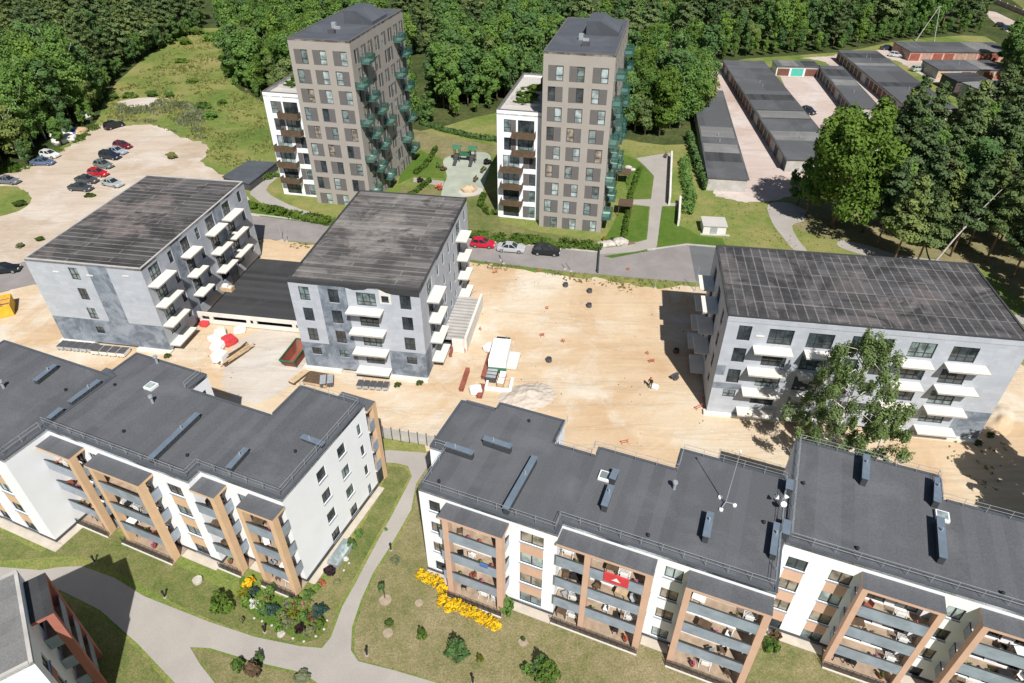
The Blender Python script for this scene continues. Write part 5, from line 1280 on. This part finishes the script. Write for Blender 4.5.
bundle(502, 381, 80, 2.6, .8, .7, 'pale wood pack beside the white frame', 'palewood', 'whiteplastic', 2, 'timber_pack')
q = at(499, 387); fr_ = empty('formwork_frame', q, R(-8), 'white rectangular frame lying on the sand before the trailer', 'frame'); MB().box(-1.7,1.7,-.9,-.55,.0,.4).box(-1.7,-1.4,-.547,.9,0,.4).box(1.3,1.7,-.547,1.6,0,.4).build('frame', M['whiteplastic'], fr_)
# heap of grey sand
bm = bmesh.new(); bmesh.ops.create_grid(bm, x_segments=40, y_segments=40, size=3.4)
for v_ in bm.verts:
    d = math.hypot(v_.co.x/1.25, v_.co.y); v_.co.z = max(-.12, 1.0*(1-d/2.7)) * (1+.5*noise.noise(v_.co*.9)) + .12*noise.noise(v_.co*2.5) - .1
    v_.co.x *= 1.2
me = bpy.data.meshes.new('sand_heap'); bm.to_mesh(me); me.materials.append(M['gravel']); tag(place('sand_heap', me, None, at(527, 397), R(20)), 'pale grey sand heap behind the dark roof', 'sand heap')
for px, py, rz, L_, W_, H_, mat_, lab in ((690,300,20,3.0,1.2,.5,'sand','low spoil ridge by the block shadow near the road'), (1000,420,50,4.5,1.8,.7,'sand','sand mound right of the grey block'), (470,300,70,3.5,1.0,.4,'sand','low spoil ridge beside the ramp wall')):
    bm = bmesh.new(); bmesh.ops.create_grid(bm, x_segments=26, y_segments=26, size=1)
    for v_ in bm.verts:
        d = math.hypot(v_.co.x, v_.co.y); v_.co = Vector((v_.co.x*L_, v_.co.y*W_, max(-.1, H_*(1-d*1.15)*(1+.6*noise.noise(Vector((v_.co.x*2.2+px, v_.co.y*2.2, 0))))-.04)))
    for p_ in bm.faces: p_.smooth = True
    me = bpy.data.meshes.new('spoil_heap'); bm.to_mesh(me); me.materials.append(M[mat_]); tag(place('spoil_heap', me, None, at(px, py, -.03), R(rz)), lab, 'spoil heap')
rnd = random.Random(99); mb = MB(); SP = wpoly([(30,290),(120,290),(310,250),(472,266),(604,284),(700,300),(700,410),(900,470),(780,470),(600,440),(430,440),(200,400),(120,345),(40,330)])
xs = [p_[0] for p_ in SP]; ys = [p_[1] for p_ in SP]; k = 0
while k < 800:
    x, y = rnd.uniform(min(xs), max(xs)), rnd.uniform(min(ys), max(ys))
    if not inside(x, y, SP) or noise.noise(Vector((x*.12, y*.12, 3))) < rnd.uniform(-.3, .5): continue
    k += 1; s_ = rnd.uniform(.03, .12); h_ = s_*rnd.uniform(.5, 1)
    a = rnd.uniform(0, 3); c, t = math.cos(a)*s_, math.sin(a)*s_
    P = [(x+c, y+t, -.04), (x-t, y+c, -.04), (x-c, y-t, -.04), (x+t, y-c, -.04)]; T = (x+rnd.uniform(-.4,.4)*s_, y+rnd.uniform(-.4,.4)*s_, h_)
    mi = rnd.choice((0,0,1,2,3))
    for i in range(4): mb.face([P[i], P[(i+1)%4], T], mi)
tag(mb.build('rubble', [M['stone'], M['palewood'], M['paleconc'], M['plinth']]), 'scattered stones and scraps on the sand', None, None, 'stuff')
# drums, barriers, people
for i, (px, py, l) in enumerate(((548.8,361,'dark manhole ring alone in the middle of the sand'),(565.5,286,'dark manhole ring nearest the road'),(589.5,292,'dark manhole ring with a second one behind it'),(589,306.5,'dark manhole ring farthest from the road of the three'),(676,352,'dark manhole ring in the shade of the grey block'))):
    q = at(px, py); o = empty('manhole_ring', q, 0, l, 'manhole'); o.scale = (.75,.75,.75)
    mb = MB(); n = 16
    for k in range(n):
        a0, a1 = 2*math.pi*k/n, 2*math.pi*(k+1)/n; c0, s0, c1, s1 = math.cos(a0), math.sin(a0), math.cos(a1), math.sin(a1)
        mb.face([(.55*c0,.55*s0,0),(.55*c1,.55*s1,0),(.5*c1,.5*s1,.7),(.5*c0,.5*s0,.7)]); mb.face([(.5*c0,.5*s0,.7),(.5*c1,.5*s1,.7),(.38*c1,.38*s1,.7),(.38*c0,.38*s0,.7)]); mb.face([(.38*c1,.38*s1,.7),(.38*c1,.38*s1,.1),(.38*c0,.38*s0,.1),(.38*c0,.38*s0,.7)])
    mb.build('ring', M['plinth'], o); m2 = MB(); m2.prism([(.38*math.cos(2*math.pi*k/n), .38*math.sin(2*math.pi*k/n)) for k in range(n)], .05, .1); m2.build('bottom', M['blackplastic'], o)
q = at(673, 379); o = empty('rubble_bag', q, 0, 'small dark rubble heap at the edge of the block shadow', 'rubble'); rnd = random.Random(2)
for i in range(5): MB().bar((rnd.uniform(-.7,.2),rnd.uniform(-.5,.5),.1+.1*i),(rnd.uniform(.2,.8),rnd.uniform(-.5,.5),.25+.1*i),.4,.25).build('lump', M['plinth'], o)
def net(px, py, rz, L, label, mat='orange'):
    """a warning trestle: two A-frames and two boards"""
    o = empty('warning_trestle', at(px, py), R(rz), label, 'barrier'); o.scale = (.72,.72,.72)
    for s in (-L/2, L/2):
        MB().bar((s,-.3,0),(s,0,.7),.05).bar((s,.3,0),(s,.003,.7),.05).build('leg', M[mat], o)
    MB().box(-L/2-.1,L/2+.1,-.03,.03,.55,.68).build('board', M[mat], o); MB().box(-L/2,L/2,-.15,-.11,.25,.36).build('board', M['rust'], o)
TS_=.62
for a in ((542,336,20,1.2,'orange trestle in the open sand left of centre'),(563,342,-30,.8,'small orange trestle right of another one'),(651.5,362,10,1.5,'orange trestle behind the worker'),(647,354,60,.6,'little red trestle behind the orange one'),(624.5,443,15,1.7,'orange trestle near the white wall of the notch'),(699,408,30,2.4,'red trestle at the corner of the grey block'),(702,400,70,1.4,'second red trestle in the shade of the block'),(466,351,40,.9,'small red trestle by the ramp roof'),(480,330,60,.6,'tiny red trestle at the foot of the middle block'),(495,273,25,1.6,'red trestle lying near the road edge'),(539,272,20,.6,'little red trestle at the road verge'),(547,309,0,.7,'small pale orange trestle on the sand'),(628,270,10,.8,'red trestle beside the weeds at the road')): net(a[0], a[1], a[2], a[3]*.62, *a[4:])
bundle(452, 352, 84, 2.4, .3, .8, 'rusty panel leaning by the ramp wall', 'rust', None, 1, 'rusty_panel')
for px, py, l in ((468,330,'small green weed bush on the sand by the ramp'),(420,384,'weed tuft below the middle grey block'),(398,386,'second weed tuft below the middle grey block'),(168,357,'weed tuft at the corner of the left grey block'),(978,444,'leafy weed bush at the corner of the right grey block'),(990,436,'taller weed bush on the sand right of the grey block')):
    shrub('bush', px, py, .8, .7, 'shrub', l, 'bush', None, 3, 400)
def person(px, py, rz, top, trousers, hat, label):
    """one skinned figure, standing with a slight stoop"""
    me = bpy.data.meshes.new('person')
    V = [(0,0,.95),(0,.02,1.2),(.02,.06,1.42),(.03,.09,1.54),(.04,.12,1.66), (-.1,0,.9),(-.12,.03,.5),(-.13,-.02,.08),(-.13,.13,.04), (.1,0,.9),(.13,.06,.5),(.14,0,.08),(.14,.15,.04),
         (-.2,.05,1.4),(-.27,.1,1.12),(-.24,.3,.95), (.23,.05,1.4),(.31,.08,1.12),(.28,.28,.98)]
    Ed = [(0,1),(1,2),(2,3),(3,4),(0,5),(5,6),(6,7),(7,8),(0,9),(9,10),(10,11),(11,12),(2,13),(13,14),(14,15),(2,16),(16,17),(17,18)]
    rad = [.15,.15,.16,.065,.11,.10,.075,.05,.04,.10,.075,.05,.04,.07,.05,.04,.07,.05,.04]
    me.from_pydata(V, Ed, []); o = bpy.data.objects.new('person', me); col.objects.link(o)
    sk = o.modifiers.new('skin', 'SKIN'); o.modifiers.new('sub', 'SUBSURF').levels = 1
    for i, r_ in enumerate(rad): me.skin_vertices[0].data[i].radius = (r_, r_)
    me.skin_vertices[0].data[0].use_root = True
    dg = bpy.context.evaluated_depsgraph_get(); m2 = bpy.data.meshes.new_from_object(o.evaluated_get(dg)); o.modifiers.clear(); o.data = m2
    m2.materials.clear()
    for k in (top, trousers, 'skin'): m2.materials.append(M[k])
    for p_ in m2.polygons:
        z = p_.center.z; p_.material_index = 1 if z < .93 else (2 if z > 1.5 or (abs(p_.center.x) > .2 and z < 1.06) else 0); p_.use_smooth = True
    o.location = at(px, py); o.rotation_euler.z = R(rz); tag(o, label, 'person')
    hb = bmesh.new(); bmesh.ops.create_uvsphere(hb, u_segments=12, v_segments=8, radius=.15)
    for v_ in hb.verts: v_.co.z = max(v_.co.z, -.01); v_.co.y *= 1.15
    hm = bpy.data.meshes.new('hard_hat'); hb.to_mesh(hm); hm.materials.append(M[hat]); place('hard_hat', hm, o, (.04,.13,1.72))
person(650, 388, 150, 'blackplastic', 'plinth', 'redplastic', 'worker in dark clothes and red helmet standing on the open sand')
softbag(655, 387, .5, .25, 'whiteplastic', 'white sack at the feet of the worker', 31)

q = at(228, 290, 1.75); o = empty('tool_crate', q, R(-9), 'tan crate with white tools on the parking hall roof', 'crate'); MB().box(-.9,.9,-.5,.5,0,.6).build('crate', M['palewood'], o); MB().box(-.6,.2,-.3,.3,.603,.95).box(.4,.8,-.4,.1,.603,.75).build('contents', M['whiteplastic'], o)


# ================================================================== roof mast
q = at(725, 504.5, 11.45); ms = empty('antenna_mast', q, 0, 'thin steel mast on three white feet on the dark roof', 'mast')
MB().tube([(0,0,.25),(0,0,6.2)],[.05,.03],8).build('pole', M['steel'], ms)
for k in range(3):
    a = R(90+120*k+20); c = (math.cos(a)*.75, math.sin(a)*.75)
    MB().bar((0,0,.3),(c[0],c[1],.2),.06).build('leg', M['steel'], ms)
    MB().tube([(c[0],c[1],.0),(c[0],c[1],.16),(c[0],c[1],.2)],[.17,.17,.1],12).build('foot', M['whiteplastic'], ms)
MB().tube([(0,0,6.2),(0,0,6.35)],[.09,.09],8).build('tip', M['whiteplastic'], ms)
q = at(780, 507, 11.5); an = empty('satellite_aerial', q, 0, 'white dish aerial cluster on the dark roof step', 'aerial')
MB().tube([(0,0,0),(0,0,1.1)],[.06,.06],6).build('pole', M['steel'], an)
for k in range(3):
    a = R(40+110*k); MB().tube([(math.cos(a)*.3,math.sin(a)*.3,.8),(math.cos(a)*.4,math.sin(a)*.4,.9),(math.cos(a)*.55,math.sin(a)*.55,1.0)],[.05,.16,.25],10).build('dish', M['whiteplastic'], an)

# ================================================================== gardens in front
YF = 'yellow flowering bushes along the white block'
for i, (px, py) in enumerate(((421,577),(426,579),(431,581),(437,584),(442,590),(443,597),(443,604),(449,609),(454,606),(459,608),(464,611),(469,613),(474,616),(479,618),(484,621),(490,624),(495,627))):
    shrub('flowering_bush', px, py, .95, .9, ['flowyellow','flowyellow','shrub'] if i % 2 else ['flowyellow','flowyellow','flowyellow','shrubyellow'], 'bright yellow flowering bush along the foot of the white block', 'flower bush', YF, 1+i % 3, 520, .12)
S_ = [(506,612,1.1,2.2,'leaf','tall green climber at the pilaster beside the yellow flowers'), (503,603,.7,1.6,'flowwhite','white flowering shrub at the end pilaster'),
      (422,637,.75,1.3,'leafbright','round bright green shrub in the middle of the dry lawn'), (395,562,.75,.7,'shrubpale','pale yellow round shrub near the path'),
      (389,624,.7,.6,'shrub','low dark green shrub on the dry lawn near the path'), (480,660,.55,.7,'shrubyellow','small yellow green ball shrub on the dry lawn'),
      (526,672,.7,1.1,'leaf','dark round shrub left of the bright conifer'), (523,640,.35,.5,'shrub','tiny plant in a ring of soil on the dry lawn'),
      (223,608,1.7,2.2,'leafbright','big bushy green shrub on the lawn beside the path'), (242,622,.4,.7,'shrubpale','small white edged plant right of the big green shrub'),
      (254,674,1.1,2.0,'brown','dry brown ornamental shrub on the grass wedge'), (260,660,.6,1.4,'leafdark','dark shrub behind the dry brown one'), (238,668,.9,1.1,'leafbright','bright green shrub on the grass wedge left of the brown one'),
      (302,678,1.2,.7,'shrubpale','pale striped grass clump at the tip of the grass wedge'), (770,648,1.2,1.3,'leafbright','bright green bush between the two white blocks'), (774,638,.8,1.0,'brown','brownish shrub behind the bright bush between the blocks'),
      (330,574,.9,1.3,'shrubpurple','dark purple shrub at the white gable'), (352,547,.8,1.3,'leafdark','dark green shrub along the white gable'), (359,536,.7,1.0,'leaf','green shrub farthest along the white gable'), (346,560,.5,.5,'flowwhite','white flowering shrub along the white gable'),
      (322,584,.6,.5,'flowred','red flowering plants at the corner of the white gable'), (317,588,.6,.5,'leaf','low green plant beside the red flowers'), (337,583,.6,.4,'shrubpale','pale edging plants at the white gable bed'), (386,530,.3,.4,'leaf','tiny shrub on the grass beside the path')]
for i, (px, py, r, h, m, l) in enumerate(S_): shrub('shrub', px, py, r, h, m, l, 'shrub', None, 1+i % 3, 700, .12)
gb = sheet('flower_bed', [(240,575),(262,590),(300,603),(322,612),(328,625),(318,638),(300,642),(285,632),(262,622),(244,604)], -.018, M['lawngreen'], sm=3)
rnd = random.Random(12); GB = [(249,585,'flowyellow','yellow flower clump at the terrace corner'),(244,594,'shrubyellow','yellow green plants at the left end of the garden'),(255,593,'shrubblue','blue green shrub by the terrace rail'),(247,604,'leaf','green shrub left in the round garden'),(262,603,'leaf','leafy shrub in the middle of the round garden'),(274,612,'shrubblue','large blue green shrub in the round garden'),(264,612,'leafdark','dark shrub in front of the round garden'),(268,600,('leaf','flowred','leaf'),'red flowers in the upper garden'),(256,606,'flowwhite','white flowers in the left garden'),(284,618,'shrubpale','pale shrub among the garden stones'),(293,615,'shrubyellow','yellow shrub near the pink rose'),(305,605,('leaf','flowpink','leaf'),'bright pink rose bush in the garden'),(304,620,'leaf','green shrub below the pink rose'),(313,617,'brown','brown plants right of the pink rose'),(321,614,'shrubblue','blue green shrub at the right end of the garden'),(320,626,'leafbright','low bright shrub at the garden rim'),(300,630,'shrubpurple','dark purple plants at the garden rim'),(289,625,'shrubpale','silvery plants at the garden rim'),(310,632,'shrubpale','pale plants at the bottom of the garden'),(280,629,'leaf','green plants at the bottom of the garden'),(309,597,'leafdark','dark shrub behind the pink rose'),(270,592,'leaf','green climber at the terrace rail'),(288,604,'shrubpale','silvery plant in the upper garden'),(296,606,('leaf','flowred','leaf'),'red roses left of the pink rose')]
for i, (px, py, m, l) in enumerate(GB): shrub('garden_plant', px, py, rnd.uniform(.8,1.25), rnd.uniform(.6,1.2), m, l, 'plant', None, 1+i % 3, 480, .11)
for i, (px, py) in enumerate(((254,618),(262,621),(272,625),(284,633),(293,638),(304,641),(316,636),(324,629),(327,620),(344,570),(349,563))):
    bm = bmesh.new(); bmesh.ops.create_icosphere(bm, subdivisions=2, radius=.13)
    for v_ in bm.verts: v_.co *= 1+.3*noise.noise(v_.co*3+Vector((i*2.,0,0))); v_.co.z *= .6
    me = bpy.data.meshes.new('edging_stone'); bm.to_mesh(me); me.materials.append(M['stone']); tag(place('edging_stone', me, None, at(px, py, .06)), 'pale edging stone round the flower garden', 'stone', 'edging stones of the flower garden')
conifer('conifer', 457, 653, 1.1, 2.6, 'leafdark', 'dark pointed little conifer on the dry lawn', 1)
conifer('conifer', 547, 676, 1.3, 2.8, 'leafbright', 'bright green pointed conifer at the bottom edge', 2)
conifer('conifer', 541, 668, .9, 2.4, 'leafdark', 'thin dark conifer behind the bright one', 3)
for px, py, h, m, l in ((385,598,1.9,'leafdark','young tree in a soil ring by the path'),):
    q = at(px, py); o = empty('young_tree', q, 0, l, 'young tree'); MB().tube([(0,0,-.1),(-.05,0,h)],[.05,.03],6).build('trunk', M['bark'], o); place('crown', shrub_mesh('sapling', m, 8, 420), o, (-.2,.1,h*.62), 0, (.55,.55,1.0))
for px, py, r, l in ((385.5,600,.75,'soil ring round the young tree'),(419,603,.5,'empty soil ring on the dry lawn'),(388,633,.6,'bare soil ring below the low shrub'),(523,642,.55,'soil ring with a tiny plant'),(281,634,.45,'round flat stone bed at the garden edge'),(198,581,.6,'grey well cover on the lawn')):
    q = at(px, py); m2 = MB(); r *= .75; m2.prism([(r*math.cos(k*math.pi/9)*(1+.08*math.sin(k*5)), r*math.sin(k*math.pi/9)) for k in range(18)], -.03, .02 if 'well' not in l else .25); tag(m2.build('soil_ring' if 'well' not in l else 'well_cover', M['stone' if 'stone' in l or 'well' in l else 'palesoil'], None, q), l, 'soil ring' if 'well' not in l else 'cover')
for i, (px, py, l) in enumerate(((165,597,'dark path light left of the big green shrub'),(95,562,'dark path light above the block shadow'),(367,655,'dark path light at the path bend'),(265,632,'dark path light below the round garden'),(391,550,'dark path light on the lawn by the pale shrub'),(473,683,'dark path light at the bottom edge'))):
    o = empty('path_light', at(px, py), 0, l, 'path light'); MB().tube([(0,0,0),(0,0,.8)],[.08,.08],8).build('post', M['blackplastic'], o); MB().tube([(0,0,.803),(0,0,.95)],[.12,.12],8).build('lamp_head', M['blackplastic'], o); MB().tube([(0,0,-.05),(0,0,.04)],[.14,.14],10).build('base', M['concrete'], o)
q = at(341, 555); gh = empty('cold_frame', q, R(68), 'glass cold frame leaning on the white gable', 'cold frame'); MB().box(-1.4,1.4,-.6,.6,0,.5).build('frame', M['steel'], gh); MB().box(-1.35,1.35,-.55,.55,.503,.54).build('pane', M['glasscurtain'], gh)

# ================================================================== things on the balconies
def chair_mesh(mat):
    mb = MB(); mb.box(-.24,.24,-.24,.24,.40,.46); mb.box(-.24,.24,.2,.25,.46,.95)
    for a in (-.2,.2):
        for b in (-.2,.2): mb.box(a-.025,a+.025,b-.025,b+.025,0,.4)
    return mb.mesh('chair', M[mat])
def table_mesh(mat):
    mb = MB(); mb.box(-.5,.5,-.35,.35,.68,.73)
    for a in (-.42,.42):
        for b in (-.28,.28): mb.box(a-.03,a+.03,b-.03,b+.03,0,.68)
    return mb.mesh('table', M[mat])
CH = {m: chair_mesh(m) for m in ('whiteplastic','blackplastic','wood','rust','steel','blackplastic')}
TB = {m: table_mesh(m) for m in ('whiteplastic','wood','blackplastic','palewood')}
CW = {'whiteplastic':'white','blackplastic':'black','wood':'brown','rust':'rust red','steel':'grey','orange':'orange','palewood':'pale wooden'}
LV = ['on the ground terrace', 'on the first balcony up', 'on the second balcony up', 'on the top balcony']
def on(root, name, me, x, y, z, rz, label, cat):
    a = root.rotation_euler.z; w = root.location + Vector((x*math.cos(a)-y*math.sin(a), x*math.sin(a)+y*math.cos(a), z))
    return tag(place(name, me, None, w, a+rz), label, cat)
rnd = random.Random(8); used = set()
def furnish(root, f0, bays, where):
    for bi, (x0, x1, yw, bl) in enumerate(bays):
        for k in range(4):
            z = f0 + STOREY*k + .003 if k else .065
            n = 0; slots = [x0+.6+i*(x1-x0-1.2)/max(1, int((x1-x0)/1.0)-1) for i in range(int((x1-x0)/1.0))]; rnd.shuffle(slots)
            for it in rnd.sample(['chair','chair','table','plant','chair','rack','plant2'], min(len(slots), rnd.choice([2,3,3,4]))):
                x = slots[n]; n += 1; y = yw - rnd.uniform(.55, 1.0)
                tail = f'{LV[k]} of the {bl} bay, {where}'
                if it == 'chair':
                    m = rnd.choice(list(CH)); lb = f'{CW[m]} chair {tail}'
                    if lb not in used: used.add(lb); on(root, 'chair', CH[m], x, y, z, rnd.uniform(0,6), lb, 'chair')
                elif it == 'table':
                    m = rnd.choice(list(TB)); lb = f'{CW[m]} table {tail}'
                    if lb not in used: used.add(lb); on(root, 'table', TB[m], x, y, z, rnd.uniform(-.2,.2), lb, 'table')
                elif it in ('plant', 'plant2'):
                    m = rnd.choice(['leaf','flowred','leafbright','flowpink']); lb = f'{ {"leaf":"green","leafbright":"bright green","flowred":"red flowering","flowpink":"pink flowering"}[m]} potted plant {tail}'
                    if lb not in used:
                        used.add(lb); o = on(root, 'potted_plant', None, x, yw-1.15, z, 0, lb, 'plant')
                        MB().tube([(0,0,0),(0,0,.4)],[.16,.22],10).build('pot', M['rust'], o); place('foliage', shrub_mesh('pot'+m, m, 2, 160), o, (0,0,.3), 0, (.36,.36,.6))
                else:
                    lb = f'white folding drying rack {tail}'
                    if lb not in used:
                        used.add(lb); mb = MB()
                        for i in range(5): mb.bar((-.5,-.25+i*.12,.95),(.5,-.25+i*.12,.95),.03)
                        for s in (-.45,.45): mb.bar((s,-.3,0),(s,.2,.95),.03); mb.bar((s,.3,0),(s,-.2,.95),.03)
                        mb.box(-.3,.3,-.13,-.1,.45,.98)
                        on(root, 'drying_rack', mb.mesh('drying_rack', M['whiteplastic']), x, y, z, 0, lb, 'drying rack')
furnish(B1, fo, [(3.5,7.8,0,'yellow flower'),(12.7,14.8,1.2,'narrow middle'),(15.4,19.7,1.2,'wide middle'),(23.3,28.3,1.2,'right end')], 'peach block')
furnish(B2, f2, [(6.3,10.8,0,'first'),(14.2,18.9,0,'second')], 'stepped block')
furnish(A, fa, [(.8,4.1,0,'left'),(7.4,12.4,0,'wide'),(17.4,19.3,1.4,'single pilaster'),(22.8,25.4,1.4,'garden')], 'tan block')
# cloths hung on railings
a = B1.rotation_euler.z
def cloth(x0, x1, y, z0, z1, mat, label):
    mb = MB(); mb.box(x0, x1, y-.05, y-.02, z0, z1); mb.box(x0, x1, y-.02, y+.09, z1, z1+.03)
    o = mb.build('cloth', M[mat]); o.location = B1.location; o.rotation_euler.z = a; return tag(o, label, 'cloth')
ylr = 1.2-1.55-.05
c_ = cloth(16.6, 18.6, ylr, fo+2*STOREY+2.9, fo+3*STOREY+1.1, 'redplastic', 'red banner with a white emblem hung on the top balcony railing')
mb = MB(); Y = ylr-.056; zc = fo+3*STOREY+.65

for (u0,w0,u1,w1) in ((17.2,zc-.2,18.0,zc-.1),(17.35,zc-.1,17.85,zc+.12),(17.5,zc+.12,17.7,zc+.26)): mb.face([(u0,Y,w0),(u1,Y,w0),(u1-.12,Y,w1),(u0+.12,Y,w1)])
e_ = mb.build('emblem', M['whiteplastic'], c_)
cloth(6.3, 7.0, -1.6, fo+2*STOREY+.75, fo+2*STOREY+1.1, 'blue', 'blue towel over the railing above the yellow flowers')

# ================================================================== camera, sun, sky
cd = bpy.data.cameras.new('camera'); cam = bpy.data.objects.new('camera', cd); col.objects.link(cam)
cam.location = CAM; cam.rotation_euler = (math.pi/2 - PITCH, 0, 0)
cd.sensor_width = 36; cd.lens = 36*FPX/1024; cd.clip_end = 5000; cd.clip_start = .5
sc.camera = cam
sv = Vector((.198, -.8215, 1)).normalized()
sd = bpy.data.lights.new('sun', 'SUN'); sd.energy = 5.0; sd.angle = R(.53); sd.color = (1, .965, .92)
so_ = bpy.data.objects.new('sun', sd); col.objects.link(so_); so_.rotation_euler = sv.to_track_quat('Z', 'Y').to_euler(); so_.location = (20, -80, 120)
wd = bpy.data.worlds.new('World'); sc.world = wd; wd.use_nodes = True
nt = wd.node_tree; sky = nt.nodes.new('ShaderNodeTexSky'); sky.sky_type = 'NISHITA'; sky.sun_disc = False
sky.sun_elevation = math.asin(sv.z); sky.sun_rotation = math.atan2(sv.x, sv.y)
nt.links.new(sky.outputs[0], nt.nodes['Background'].inputs[0]); nt.nodes['Background'].inputs[1].default_value = .05
sc.view_settings.view_transform = 'Standard'; sc.view_settings.look = 'None'; sc.view_settings.exposure = .36; sc.view_settings.gamma = 1
